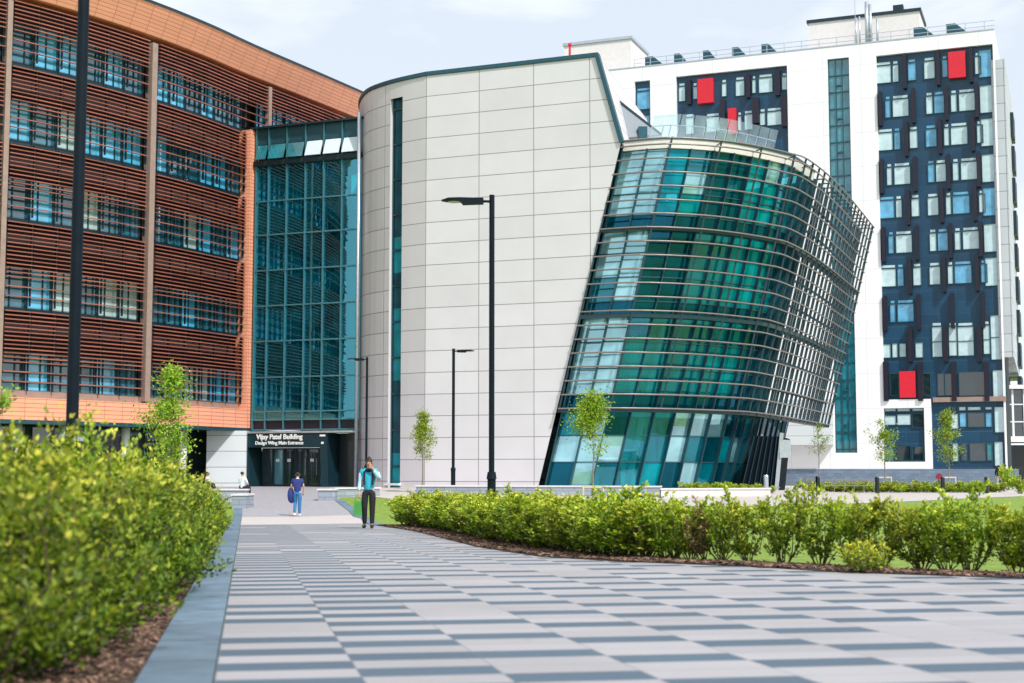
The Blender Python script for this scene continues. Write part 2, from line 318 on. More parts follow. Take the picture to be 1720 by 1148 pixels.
def thing(name, label, cat, loc=(0, 0, 0), group=None, rz=0):
    o = bpy.data.objects.new(name, None); COL.objects.link(o); o.location = loc; o.rotation_euler.z = rz; o.empty_display_size = .3
    bpy.context.view_layer.update() if False else None
    return tag(o, label, cat, group)
def struct(o, kind='structure'): o['kind'] = kind; return o
def copy_tree(o, parent=None):
    c = o.copy(); COL.objects.link(c)
    if parent: c.parent = parent
    for ch in list(o.children): copy_tree(ch, c)
    return c
def smooth_curve(pts, step=.5):
    P = [Vector(p[:2]) for p in pts]; P = [P[0]*2-P[1]]+P+[P[-1]*2-P[-2]]; out = []
    for i in range(1, len(P)-2):
        for k in range(16):
            t = k/16; a, b, c, d = P[i-1], P[i], P[i+1], P[i+2]
            out.append(.5*((2*b)+(c-a)*t+(2*a-5*b+4*c-d)*t*t+(3*b-a-3*c+d)*t**3))
    out.append(P[-2]); return Curve(out)
class Curve:
    def __init__(s, P):
        s.P = [Vector(p[:2]) for p in P]; s.S = [0]
        for a, b in zip(s.P, s.P[1:]): s.S.append(s.S[-1]+(b-a).length)
        s.L = s.S[-1]
    def at(s, t, off=0):
        import bisect
        i = max(0, min(len(s.P)-2, bisect.bisect_right(s.S, t)-1)); a, b = s.P[i], s.P[i+1]; k = (t-s.S[i])/max(1e-9, (s.S[i+1]-s.S[i]))
        p = a+(b-a)*k
        if off:
            j0, j1 = max(0, i-4), min(len(s.P)-1, i+5); d = (s.P[j1]-s.P[j0]).normalized(); p = p+Vector((d.y, -d.x))*off
        return p
    def tan(s, t): return (s.at(t+.3)-s.at(t-.3)).normalized()
    def near(s, q):
        q = Vector(q[:2]); return min(range(len(s.P)), key=lambda i: (s.P[i]-q).length)
    def s_px(s, px):       # arc length where the photo's column px meets the curve (at eye level)
        k = (px-860)/F/1.0
        return min((abs(p.x/p.y-k), t) for p, t in ((s.at(t), t) for t in [s.L*i/800 for i in range(801)]))[1]
def V3(p, z): return Vector((p.x, p.y, z))
def ribbon(mb, cv, s0, s1, z0, z1, off, thick, step=.8, m=0):
    """a vertical band following the curve, outer face at off, inner at off-thick"""
    n = max(1, int(math.ceil((s1-s0)/step)))
    for i in range(n):
        a, b = s0+(s1-s0)*i/n, s0+(s1-s0)*(i+1)/n
        o0, o1, i0, i1 = cv.at(a, off), cv.at(b, off), cv.at(a, off-thick), cv.at(b, off-thick)
        mb.quad([V3(o0, z0), V3(o1, z0), V3(o1, z1), V3(o0, z1)], m, [(a, z0), (b, z0), (b, z1), (a, z1)])
        mb.quad([V3(i1, z0), V3(i0, z0), V3(i0, z1), V3(i1, z1)], m, [(b, z0), (a, z0), (a, z1), (b, z1)])
        mb.quad([V3(o0, z1), V3(o1, z1), V3(i1, z1), V3(i0, z1)], m, [(a, 0), (b, 0), (b, thick), (a, thick)])
        mb.quad([V3(i0, z0), V3(i1, z0), V3(o1, z0), V3(o0, z0)], m, [(a, 0), (b, 0), (b, thick), (a, thick)])
        if i == 0: mb.quad([V3(i0, z0), V3(o0, z0), V3(o0, z1), V3(i0, z1)], m, [(0, z0), (thick, z0), (thick, z1), (0, z1)])
        if i == n-1: mb.quad([V3(o1, z0), V3(i1, z0), V3(i1, z1), V3(o1, z1)], m, [(0, z0), (thick, z0), (thick, z1), (0, z1)])

# ------------------------------------------------------------------ ground
def sheet(name, poly, off, m, kind='structure', step=2.0):
    bm = bmesh.new(); vs = [bm.verts.new((p[0], p[1], 0)) for p in poly]; bm.faces.new(vs)
    xs = [p[0] for p in poly]; ys = [p[1] for p in poly]
    cuts = [((0, y, 0), (0, 1, 0)) for y in [-40, 0, 20, 40, 55]+[55+23*i/12 for i in range(1, 13)] if min(ys) < y < max(ys)]
    cuts += [((x, 0, 0), (1, 0, 0)) for x in (10, 12, 14, 16, 18, 20, 22) if min(xs) < x < max(xs)]
    for co, no in cuts:
        bmesh.ops.bisect_plane(bm, geom=bm.verts[:]+bm.edges[:]+bm.faces[:], plane_co=co, plane_no=no)
    for v in bm.verts: v.co.z = gz(v.co.x, v.co.y)+off
    bmesh.ops.recalc_face_normals(bm, faces=bm.faces[:])
    for f in bm.faces:
        if f.normal.z < 0: f.normal_flip()
    me = bpy.data.meshes.new(name); bm.to_mesh(me); bm.free(); me.materials.append(M[m]); o = bpy.data.objects.new(name, me); COL.objects.link(o)
    o['kind'] = kind; return o
sheet('ground', [(-700, -300), (700, -300), (700, 900), (-700, 900)], 0, 'lawn')
def uvp(u, v): return (u*PU[0]+v*PV[0], u*PU[1]+v*PV[1])
redge = [gp(*p) for p in [(1720, 974.6), (1418, 964), (1251, 954), (1032, 945), (906, 937), (803, 921), (696, 893.5), (633, 884)]]
redge = [(p.x, p.y) for p in redge]
rfar = [(60, -2), (25, 9), (9, 12.9)]+redge
path_r = [gp(*p) for p in [(606, 872), (585, 859), (563, 842)]]
path_r = [(p.x, p.y) for p in path_r]
sheet('striped_paving', [uvp(-.12, -25), (60, -25)]+rfar+[tuple(gp(612, 880.5)[:2]), uvp(-.12, 40.0)], .012, 'paving')
sheet('sunlit_pale_crossing', [uvp(-.12, 40.0), tuple(gp(612, 880.5)[:2]), path_r[0], tuple(gp(598, 866)[:2]), uvp(-.12, 55.0)], .014, 'pale_paving')  # lighter cross path; its sunlit look is put into the paler colour
sheet('entrance_path', [uvp(-.12, 55.0), tuple(gp(598, 866)[:2]), path_r[1], path_r[2], tuple(gp(600, 823)[:2]), (-8.5, 89), (-20, 89), (-20, 78), uvp(-.12, 64)], .012, 'grey_paving')
# raised granite edging, left of the paving
k_ = MB()
for a in range(-10, 64):
    for b, c_ in ((a, a+1),):
        P = [uvp(-.44, b), uvp(-.125, b), uvp(-.125, c_-.022), uvp(-.44, c_-.022)]
        P = [(x, y, gz(x, y)) for x, y in P]
        k_.hexa([(x, y, z-.1) for x, y, z in P]+[(x, y, z+.03) for x, y, z in P])
struct(k_.build('granite_kerb', 'kerb'))
k_ = MB(); q = [(-2.9, 42), (gp(612, 880).x+.02, gp(612, 880).y)]; ed = [tuple(gp(633, 884)[:2]), tuple(gp(612, 880.5)[:2])]+path_r
for a, b in zip(ed, ed[1:]):
    a, b = Vector(a), Vector(b); n = max(1, int((b-a).length)); d = (b-a).normalized(); w = Vector((d.y, -d.x))*.38
    for i in range(n):
        p, r = a+(b-a)*i/n, a+(b-a)*(i+1)/n; P = [p+w, p, r-d*.006, r+w-d*.006]; P = [(x.x, x.y, gz(x.x, x.y)) for x in P][::-1]
        k_.hexa([(x, y, z-.1) for x, y, z in P]+[(x, y, z+.035) for x, y, z in P])
struct(k_.build('lawn_kerb', 'kerb'))
# planting beds
sheet('mulch_bed', [uvp(-.44, -8), uvp(-.44, 41.5), uvp(-4.8, 41.5), uvp(-4.8, -8)], .02, 'mulch')
def normal_off(pts, d):
    out = []
    for i, p in enumerate(pts):
        a, b = Vector(pts[max(0, i-1)]), Vector(pts[min(len(pts)-1, i+1)]); t = (b-a).normalized(); n = Vector((t.y, -t.x)); out.append((p[0]+n.x*d, p[1]+n.y*d))
    return out
rb = [(25, 9), (9, 12.9)]+redge
rin = normal_off(rb, 1.1)
sheet('mulch_border', rb+rin[::-1], .02, 'mulch')
plaza = [gp(p[0], p[1]) for p in [(690, 843), (900, 848), (1100, 851), (1330, 851), (1450, 846), (1600, 839), (1720, 834)]]
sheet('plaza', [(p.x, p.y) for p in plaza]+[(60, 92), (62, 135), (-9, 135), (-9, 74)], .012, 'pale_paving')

def chips(name, spots, m='chip'):
    mb = MB()
    for x, y, s in spots:
        a, b, c = s*random.uniform(.5, 1.6), s*random.uniform(.25, .6), s*random.uniform(.08, .2)
        rot = Matrix.Rotation(random.uniform(0, 6.3), 3, 'Z') @ Matrix.Rotation(random.uniform(-.5, .5), 3, 'X') @ Matrix.Rotation(random.uniform(-.4, .4), 3, 'Y')
        z = gz(x, y)+.025+random.uniform(0, .02)
        P = [rot @ Vector(q) for q in ((-a, -b, -c), (a, -b*.7, -c), (a*.8, b, -c), (-a, b, -c), (-a, -b, c), (a, -b*.7, c), (a*.8, b, c), (-a, b, c))]
        mb.hexa([(x+q.x, y+q.y, z+q.z) for q in P])
    o = mb.build(name, m); o['kind'] = 'stuff'; return o
sp = []
for _ in range(9000):
    v = 4.2+37*random.random()**2.0; u = -.46-abs(random.gauss(0, .5)); x, y = uvp(u, v); sp.append((x, y, .018 if v < 14 else .03))
chips('wood_chip_mulch', sp)
rc = Curve([Vector(p) for p in rb]); sp = []
for _ in range(7000):
    t = random.uniform(8, rc.L); p = rc.at(t, random.uniform(.02, .75)); sp.append((p.x, p.y, .03))
chips('bark_mulch', sp)

# ------------------------------------------------------------------ terracotta building
TC = smooth_curve([(-37, 63), (-31, 67.3), (-26.5, 71.6), (-23.4, 75.2), (-20.75, 79.1), (-18.6, 83), (-16.75, 87), (-13.7, 93), (-10.75, 98.9), (-7.5, 105.4)])
sA, sB, sC = TC.s_px(-13), TC.s_px(243), TC.s_px(404)
sL = sA-9
B = thing('terracotta_building', 'five storey office building with terracotta louvres over blue window bands, at left', 'building', V3(TC.at(sB), -.2))
z0c, zc, zt = CZ+24.3, CZ+24.55, CZ+26.1
w_ = MB(); ribbon(w_, TC, sL, TC.L, CZ+2.6, zc, -.75, .4); w_.build('wall', 'brown', B)
# floors: levels of window sills (above camera)
SILL = [3.75, 8.12, 12.75, 16.85, 20.95]
HEAD = [s+2.35 for s in SILL]
seg = []
for a, b, n in ((sL, sA, 6), (sA+.35, sB-.35, 6), (sB+.35, sC, 6)): seg += [(a+(b-a)*i/n, a+(b-a)*(i+1)/n) for i in range(n)]
far_seg = [(sC+1.4+1.5*i, sC+1.4+1.5*(i+1)) for i in range(6)]
rnd = random.Random(5)
nwin = 0
for k in range(5):
    for i, (a, b) in enumerate(seg + far_seg):
        if a < sA-3.2 and k < 5: continue
        z0, z1 = CZ+SILL[k], CZ+HEAD[k]; o = -.30
        fr = MB(); p0, p1 = TC.at(a+.02, o), TC.at(b-.02, o); d = (p1-p0).normalized(); nrm = Vector((d.y, -d.x))
        def bar(q0, q1, za, zb, dp=.12):
            i0, i1 = q0-nrm*dp, q1-nrm*dp
            fr.hexa([V3(q0, za), V3(q1, za), V3(i1, za), V3(i0, za), V3(q0, zb), V3(q1, zb), V3(i1, zb), V3(i0, zb)])
        bar(p0, p0+d*.07, z0, z1); bar(p1-d*.07, p1, z0, z1); bar(p0+d*.07, p1-d*.07, z0, z0+.22, .1); bar(p0+d*.07, p1-d*.07, z1-.07, z1, .1)
        mid = rnd.choice((.35, .5, .65)); bar(p0+(p1-p0)*mid-d*.03, p0+(p1-p0)*mid+d*.03, z0+.22, z1-.07, .08)
        f = fr.build('window', 'ribbon_frame', B); g = MB(); q0, q1 = p0+d*.07-nrm*.06, p1-d*.07-nrm*.06
        g.quad([V3(q0, z0+.22), V3(q0+(q1-q0)*mid, z0+.22), V3(q0+(q1-q0)*mid, z1-.07), V3(q0, z1-.07)])
        g.quad([V3(q0+(q1-q0)*mid, z0+.22), V3(q1, z0+.22), V3(q1, z1-.07), V3(q0+(q1-q0)*mid, z1-.07)])
        r = rnd.random(); g.build('pane', 'ribbonb' if r < (.16+.09*k+(.45 if i >= len(seg) else 0)) else ('ribbonp' if r < .30+.08*k else 'ribbon'), f); nwin += 1  # more reflection-coloured panes on upper floors and behind the atrium
# louvres
for k in range(5):
    zlo = CZ+SILL[k]+.55; zhi = CZ+(SILL[k+1]-.05 if k < 4 else 24.2)
    rows = []; z = CZ+SILL[k]+.72
    while z < CZ+HEAD[k]-.45: rows.append(z); z += .50
    z = CZ+HEAD[k]-.4
    while z < zhi: rows.append(z); z += .215
    parts = [(sA-3.2, sA-.02), (sA+.38, sB-.38), (sB+.38, sC-.05)] + [(sC+1.25 if k < 4 else sC-.02, sC+11)]
    for a, b in parts:
        lm = MB(); n = max(1, round((b-a)/1.45))
        for j, z in enumerate(rows):
            sh = .0
            for i in range(n):
                s0, s1 = a+(b-a)*i/n+.012, a+(b-a)*(i+1)/n-.012
                p0, p1, q0, q1 = TC.at(s0, .22), TC.at(s1, .22), TC.at(s0, .05), TC.at(s1, .05)
                h = .058 if z > CZ+HEAD[k]-.45 else .05
                lm.hexa([V3(p0, z), V3(p1, z), V3(q1, z+.02), V3(q0, z+.02), V3(p0, z+h), V3(p1, z+h), V3(q1, z+h+.03), V3(q0, z+h+.03)])
        lo = lm.build('louvre_screen', 'louvre', B)
        bk = MB()
        for i in range(n+1):
            p = TC.at(a+(b-a)*i/n, .0); tg = TC.tan(a+(b-a)*i/n); bk.box((p.x, p.y, (zlo+zhi)/2-.1), (.06, .12, zhi-zlo+.3), math.atan2(tg.y, tg.x))
        bk.build('bracket_rail', 'dark', lo)
for s_, w__ in ((sA+.17, .28), (sB, .40)):
    c = MB(); p = TC.at(s_, -.04); tg = TC.tan(s_); c.box((p.x, p.y, CZ+14.0), (w__, .5, 20.4), math.atan2(tg.y, tg.x)); c.build('bay_column', 'beige', B)
c = MB(); p = TC.at(sC+2.2, .12); tg = TC.tan(sC+2.2); c.box((p.x, p.y, CZ+22.9), (.3, .3, 2.8), math.atan2(tg.y, tg.x)); c.build('bay_column', 'beige', B)
# cornice (flared), bottom band, end frame
c = MB(); st = 1.0; n = int((TC.L-sL)/st)
for i in range(n):
    a, b = sL+(TC.L-sL)*i/n, sL+(TC.L-sL)*(i+1)/n
    l0, l1, u0, u1, b0, b1 = TC.at(a, .25), TC.at(b, .25), TC.at(a, .95), TC.at(b, .95), TC.at(a, -.9), TC.at(b, -.9)
    c.quad([V3(l0, zc), V3(l1, zc), V3(u1, zt), V3(u0, zt)], 0, [(a, 0), (b, 0), (b, 1.7), (a, 1.7)])
    c.quad([V3(b0, zc), V3(b1, zc), V3(l1, zc), V3(l0, zc)], 0, [(a, 0), (b, 0), (b, 1), (a, 1)])
    c.quad([V3(u0, zt), V3(u1, zt), V3(b1, zt), V3(b0, zt)], 0, [(a, 0), (b, 0), (b, 1), (a, 1)])
c.build('cornice', 'terra', B)
c = MB(); ribbon(c, TC, sL, TC.L, zt, zt+.16, .98, .5); c.build('roof_capping', 'dark', B)
c = MB(); ribbon(c, TC, sL, sC+.9, CZ+2.55, CZ+3.68, .45, .9); c.build('bottom_band', 'terra', B)
c = MB(); ribbon(c, TC, sL, sC+.9, CZ+2.35, CZ+2.55, .42, .9); c.build('soffit_trim', 'teal_metal', B)
c = MB(); ribbon(c, TC, sC-.02, sC+.88, CZ+3.68, CZ+21.05, .45, .9, .5); c.build('end_frame', 'terra', B)
c = MB(); ribbon(c, TC, sC+.885, sC+1.05, CZ+2.4, CZ+20.9, .3, .9); c.build('end_flashing', 'dark', B)
c = MB(); ribbon(c, TC, sA-3, sC-.1, CZ+3.68, CZ+4.1, -.12, .05); c.build('sill_panel', 'beige', B)
c = MB()
rp = [TC.at(TC.L*i/30, -.9) for i in range(31)]
P = [V3(p, zt-.1) for p in rp]+[Vector((-20, 125, zt-.1)), Vector((-70, 105, zt-.1)), Vector((-62, 80, zt-.1))]
c.quad(P); c.quad([V3(p, CZ+2.5) for p in P][::-1]); c.build('roof', 'asphalt', B)
# recessed ground floor
c = MB(); ribbon(c, TC, sL, sC+.3, -.25, CZ+2.4, -2.2, .1); g = c.build('ground_floor_glazing', 'darkglass', B)
c = MB(); s_ = sL
while s_ < sC-2.6:
    p = TC.at(s_, -2.12); tg = TC.tan(s_); c.box((p.x, p.y, .95), (.07, .1, 2.4), math.atan2(tg.y, tg.x)); s_ += 1.3
c.build('mullion', 'mull', g)
g = MB(); s_ = sL
for px in (40, 120, 225, 322):
    c = MB(); p = TC.at(TC.s_px(px), -.6); c.tube((p.x, p.y, -.3), (p.x, p.y, CZ+2.36), .24, n=20); c.build('column', 'white', B, smooth=True)
pa, pb = at(346, 800, 86.0), at(413, 800, 86.2)
c = MB(); d = (pb-pa); d.z = 0
c.hexa([(pa.x, pa.y, -.3), (pb.x, pb.y, -.3), (pb.x, pb.y+4, -.3), (pa.x, pa.y+4, -.3), (pa.x, pa.y, CZ+2.36), (pb.x, pb.y, CZ+2.36), (pb.x, pb.y+4, CZ+2.36), (pa.x, pa.y+4, CZ+2.36)], uvs=.4)
c.build('panel_wall', 'podium', B)

# ------------------------------------------------------------------ glazed link with the entrance
LA, LB = Vector((-15.95, 87.5)), Vector((-8.95, 84.75)); LD = (LB-LA); LL = LD.length; LD = LD/LL; LN = Vector((LD.y, -LD.x)); LRZ = math.atan2(LD.y, LD.x)
def lp(u, off, z): p = LA+LD*u+LN*off; return Vector((p.x, p.y, z))
def lz(px, py):       # local u and z where the photo's pixel meets the link's front plane
    r = ray(px, py); k = (LA.x*LN.x+LA.y*LN.y)/(r.x*LN.x+r.y*LN.y); p = Vector((r.x*k, r.y*k)); return (p-LA).dot(LD), CZ+r.z*k
K = thing('glass_link_building', 'tall dark blue glass atrium with white lettering over its doors, between two buildings', 'building', lp(LL/2, 0, -.2))
def lbox(mb, u0, u1, z0, z1, o0, o1, m=0): mb.hexa([lp(u0, o1, z0), lp(u1, o1, z0), lp(u1, o0, z0), lp(u0, o0, z0), lp(u0, o1, z1), lp(u1, o1, z1), lp(u1, o0, z1), lp(u0, o0, z1)], m)
zT = CZ+21.1
mus = [0.12]+[lz(x, 450)[0] for x in (450, 480.5, 512, 543, 574)]+[LL-.05]
ztop2 = lz(520, 228)[1]; zv0, zv1 = lz(540, 262)[1], lz(540, 236)[1]
zlow = lz(500, 722)[1]; zbr = lz(500, 705)[1]; zpl = lz(500, 691)[1]
g = MB()
for a, b in zip(mus, mus[1:]):
    for z0, z1 in ((zbr, zpl), (zpl, lz(500, 572)[1]), (lz(500, 572)[1], lz(500, 452)[1]), (lz(500, 452)[1], lz(500, 335)[1]), (lz(500, 335)[1], zv0-.3)):
        g.quad([lp(a, 0, z0), lp(b, 0, z0), lp(b, 0, z1), lp(a, 0, z1)])
gl = g.build('glazing', 'atrium', K)
g = MB(); 
for u in mus: lbox(g, u-.03, u+.03, zlow, zT, -.02, .14)
for z in [zlow, zbr, zpl, lz(500, 335)[1]]+[lz(500, y)[1] for y in (633, 572, 512, 452, 392)]: lbox(g, 0, LL, z-.04, z+.04, -.02, .10)
g.build('mullion_grid', 'mull', gl)
g = MB(); lbox(g, 0, LL, zv0-.35, zv0-.05, -.3, .25); g.build('beam', 'dark', K)
g = MB(); lbox(g, 0, LL, zv1+.05, zT, -.35, -.01); g.build('top_panel', 'teal_metal', K)
g = MB(); lbox(g, -.25, LL+.2, zT, zT+.12, -8, .3); g.build('roof', 'dark', K)
g = MB(); lbox(g, 0, LL, zlow, zbr, -.3, -.01); g.build('spandrel_panel', 'fin', K)
for i, (a, b) in enumerate(zip(mus, mus[1:])):
    g = MB(); t = .32
    g.hexa([lp(a+.1, .42, zv0+.02), lp(b-.1, .42, zv0+.02), lp(b-.1, .36, zv0), lp(a+.1, .36, zv0), lp(a+.1, .06, zv1), lp(b-.1, .06, zv1), lp(b-.1, 0, zv1), lp(a+.1, 0, zv1)])
    g.build('vent_flap', 'vent' if i > 2 else 'tealpane', K)
g = MB(); lbox(g, 0, LL, zv0-.05, zv1+.05, -.5, -.4); g.build('vent_backing', 'dark', K)
# interior: side walls, floors of the atrium
g = MB(); lbox(g, .3, LL-.2, -.2, -.1, -12, -.6)
for z in (CZ+7.9, CZ+12.6, CZ+16.7): lbox(g, 3.0, LL-.2, z, z+.3, -11.6, -6.5)
g.build('atrium_floor', 'infloor', K)
g = MB(); lbox(g, .3, LL-.2, -.2, zT-.5, -12.4, -12.1); g.build('atrium_back_wall', 'inwall', K)
g = MB(); lbox(g, LL-.15, LL-.02, -.2, zT, -12, -.4); g.build('atrium_side_wall', 'dark', K)
# entrance portal
u0, u1 = lz(414, 770)[0], lz(563, 770)[0]; zp = lz(500, 729)[1]; zh = lz(500, 752)[1]; zg = -.2
PO = 1.0
g = MB(); lbox(g, u0, u1, zh, zp, -.6, PO)
g.hexa([lp(u0+.55, PO, zg), lp(u0+.95, PO, zg), lp(u0+.95, -.6, zg), lp(u0+.55, -.6, zg), lp(u0, PO, zh), lp(u0+.7, PO, zh), lp(u0+.7, -.6, zh), lp(u0, -.6, zh)])
g.hexa([lp(u1-.35, PO, zg), lp(u1+.1, PO, zg), lp(u1+.1, -.6, zg), lp(u1-.35, -.6, zg), lp(u1-.5, PO, zh), lp(u1, PO, zh), lp(u1, -.6, zh), lp(u1-.5, -.6, zh)])
pt = g.build('entrance_portal', 'portal', K)
g = MB(); lbox(g, u0, LL, zp+.02, zp+.14, -.7, PO+.06); g.build('canopy_edge', 'steel', K)
g = MB(); lbox(g, u1+.12, LL, zg, zp, -.5, -.3); g.build('dark_void_panel', 'black', K)  # black panel, the darkness of the void put into its colour
dn = 6; ua, ub = u0+.95, u1-.42
for i in range(dn):
    a = ua+(ub-ua)*i/dn; b = ua+(ub-ua)*(i+1)/dn; g = MB()
    lbox(g, a+.01, a+.07, zg+.02, zh-.02, -.32, -.22); lbox(g, b-.07, b-.01, zg+.02, zh-.02, -.32, -.22); lbox(g, a+.07, b-.07, zh-.12, zh-.02, -.32, -.22); lbox(g, a+.07, b-.07, zg+.02, zg+.14, -.32, -.22)
    d_ = g.build('door', 'dark', K); g = MB(); g.quad([lp(a+.07, -.27, zg+.14), lp(b-.07, -.27, zg+.14), lp(b-.07, -.27, zh-.12), lp(a+.07, -.27, zh-.12)]); g.build('pane', ('darkglass', 'tealpane', 'darkglass', 'darkglass', 'darkglass', 'tealpane')[i], d_)
    if i in (1, 2, 4): g = MB(); lbox(g, a+.18, a+.42, zg+1.5, zg+1.68, -.262, -.25); g.build('door_notice', 'letters', d_)
    if i in (3, 4): g = MB(); g.tube(lp(b-.14, -.2, zg+.7), lp(b-.14, -.2, zg+1.7), .02); g.build('handle', 'steel', d_)
def text(s, size, loc, rot, name, m, parent, ext=.02, align='LEFT', bold=0):
    cu = bpy.data.curves.new('lettering', 'FONT'); cu.body = s; cu.size = size; cu.extrude = ext; cu.offset = bold; cu.align_x = align
    tmp = bpy.data.objects.new('tmp', cu); COL.objects.link(tmp); bpy.context.view_layer.update()
    me = bpy.data.meshes.new_from_object(tmp.evaluated_get(bpy.context.evaluated_depsgraph_get())); bpy.data.objects.remove(tmp)
    me.materials.clear(); me.materials.append(M[m]); me.transform(Matrix.Translation(loc) @ rot); me.name = name
    o = bpy.data.objects.new(name, me); COL.objects.link(o)
    if parent: o.parent = parent; o.matrix_parent_inverse = Matrix.Translation(parent.location).inverted()
    return o
trot = Matrix.Rotation(LRZ, 4, 'Z') @ Matrix.Rotation(R(90), 4, 'X')
ul, ur = lz(446, 738)[0]-.0, lz(523, 738)[0]
def fit_text(s, w, ua_, za, name, bold):
    o = text(s, .5, (0, 0, 0), Matrix(), name, 'letters', None, .02, bold=bold); me = o.data
    xs = [v.co.x for v in me.vertices]; k = w/(max(xs)-min(xs)); me.transform(Matrix.Diagonal((k, min(k, k), 1, 1)))
    me.transform(Matrix.Translation(lp(ua_, PO+.04, za)) @ trot); o.parent = K; o.matrix_parent_inverse = Matrix.Translation(K.location).inverted(); return o
fit_text('Vijay Patel Building', ur-ul, ul, lz(480, 738.5)[1], 'sign_lettering', .012)
fit_text('Design Wing Main Entrance', ur-ul+.1, ul-.08, lz(480, 747.5)[1], 'sign_lettering', .010)
g = MB(); lbox(g, lz(551, 740)[0], lz(560, 740)[0], lz(555, 734)[1], lz(555, 731)[1], PO+.005, PO+.03); lbox(g, lz(553.5, 740)[0], lz(557.5, 740)[0], lz(555, 746.5)[1], lz(555, 743)[1], PO+.005, PO+.03); g.build('sign_mark', 'letters', K)
g = MB(); p = lp(LL-.02, .55, 0); g.tube((p.x, p.y, -.3), (p.x, p.y, zT+.3), .11, n=14); g.build('corner_pipe', 'steel', K, smooth=True)

# ------------------------------------------------------------------ cream building with the leaning glass drum
HC = 22.51
cpts = [(-9.4, 100), (-9.45, 91), (-9.5, 87.5)]+[tuple(lvl(x, y, HC)[:2]) for x, y in [(606, 168), (618, 154), (643, 143.6), (674, 135), (716, 126)]]
CC = smooth_curve(cpts)
A0 = Vector(lvl(716, 126, HC)[:2]); A1 = Vector(lvl(1003, 93.8, HC)[:2]); FD = (A1-A0).normalized(); FN = Vector((FD.y, -FD.x))
def fz(px, py):
    r = ray(px, py); k = (A0.x*FN.x+A0.y*FN.y)/(r.x*FN.x+r.y*FN.y); p = Vector((r.x*k, r.y*k)); return (p-A0).dot(FD), CZ+r.z*k
def fp(u, off, z): p = A0+FD*u+FN*off; return Vector((p.x, p.y, z))
C = thing('cream_panel_building', 'cream panelled building with rounded corner and leaning glass front behind a steel sunscreen', 'building', fp(6, 0, -.2))
zR = CZ+HC; LC = CC.L
g = MB(); s1, s2 = CC.s_px(652), CC.s_px(672.5)
_, zs = at(660, 166, 81.5)[1:]
def wall_cv(a, b, z0, z1, step=.6): 
    n = max(1, int((b-a)/step)+1)
    for i in range(n):
        p, q = a+(b-a)*i/n, a+(b-a)*(i+1)/n; P, Q = CC.at(p), CC.at(q)
        g.quad([V3(P, z0), V3(Q, z0), V3(Q, z1), V3(P, z1)], 0, [(p-LC, z0), (q-LC, z0), (q-LC, z1), (p-LC, z1)])
sj = CC.s_px(612.5)
wall_cv(0, s1, -.4, zR); wall_cv(s1, s2, zs, zR); wall_cv(s2, LC, -.4, zR)
for s_ in (s1, s2):     # reveals
    P, Q = CC.at(s_), CC.at(s_, -.35); g.quad([V3(P, -.4), V3(Q, -.4), V3(Q, zs), V3(P, zs)], 0, [(0.5, 0.5)]*4)
ua, za = fz(1003, 93.8); ub, zb = fz(1043, 240); uc, zcg = fz(906, 822)
g.quad([fp(0, 0, -.4), fp(uc-.15, 0, -.4), fp(ub, 0, zb), fp(ua, 0, zR), fp(0, 0, zR)], 0, [(0, -.4), (uc-.15, -.4), (ub, zb), (ua, zR), (0, zR)])
# sloping side and back of the block
BK = Vector((4.0, 14.0))
def bk(u, z, k=1): p = fp(u, 0, z); return Vector((p.x+BK.x*k, p.y+BK.y*k, z))
g.quad([fp(ub, 0, zb), bk(ub, zb), bk(ua, zR), fp(ua, 0, zR)], 0, [(0, zb), (14, zb), (14, zR), (0, zR)])
g.quad([bk(-3, -.4), bk(-3, zR), bk(ua, zR), bk(ub, zb), bk(uc, -.4)], 0, [(0, -.4), (0, zR), (8, zR), (8, zb), (8, -.4)])
g.build('wall', 'cream', C)
g = MB(); P = [V3(CC.at(LC*i/24), zR-.15) for i in range(25)]+[fp(ua, 0, zR-.15), bk(ua, zR-.15)]; g.quad(P); g.build('roof', 'asphalt', C)
g = MB()
def cap(P, w=.30, h=.22):
    for a, b in zip(P, P[1:]): g.beam(a, b+(b-a).normalized()*.05, w, h)
cap([V3(CC.at(LC*i/40, -.08), zR+.06) for i in range(41)]+[fp(ua, -.08, zR+.06)])
g.beam(fp(ua-.02, -.05, zR+.1), fp(ub+.05, -.05, zb), .36, .22, up=Vector((FD.x, FD.y, .3)))
g.build('parapet_capping', 'teal_metal', C)
# slot windows in the rounded corner
def slot(sa, sb, ztop, off=-.3, name='slot_window'):
    fr = MB(); P, Q = CC.at(sa, off), CC.at(sb, off)
    def vb(p, q, z0, z1): 
        d = (q-p); nn = Vector((d.y, -d.x)).normalized()*.12
        fr.hexa([V3(p+nn, z0), V3(q+nn, z0), V3(q, z0), V3(p, z0), V3(p+nn, z1), V3(q+nn, z1), V3(q, z1), V3(p, z1)])
    D = (Q-P).normalized(); vb(P, P+D*.1, -.3, ztop); vb(Q-D*.1, Q, -.3, ztop); z = 1.0
    while z < ztop: vb(P+D*.1, Q-D*.1, z-.05, z+.05); z += 2.07
    f = fr.build(name, 'teal_metal', C); gm = MB(); z = -.3; r3 = random.Random(3)
    while z < ztop:
        z1 = min(ztop, z+2.07); P_, Q_ = P+D*.1, Q-D*.1; m_ = r3.choice((0, 1, 1, 2, 0)); nn = Vector((D.y, -D.x))*.04
        gm.quad([V3(P_+nn, z), V3(Q_+nn, z), V3(Q_+nn, z1), V3(P_+nn, z1)], m_); z = z1
    gm.build('pane', ['slotdark', 'slotteal', 'slotteal'], f)
slot(s1, s2, zs)
g = MB(); P, Q = CC.at(s1-.1, .12), CC.at(s2+.1, .12); g.beam(V3(P, 0.0), V3(Q, 0.0), .2, .12); g.build('slot_sill', 'white', C)
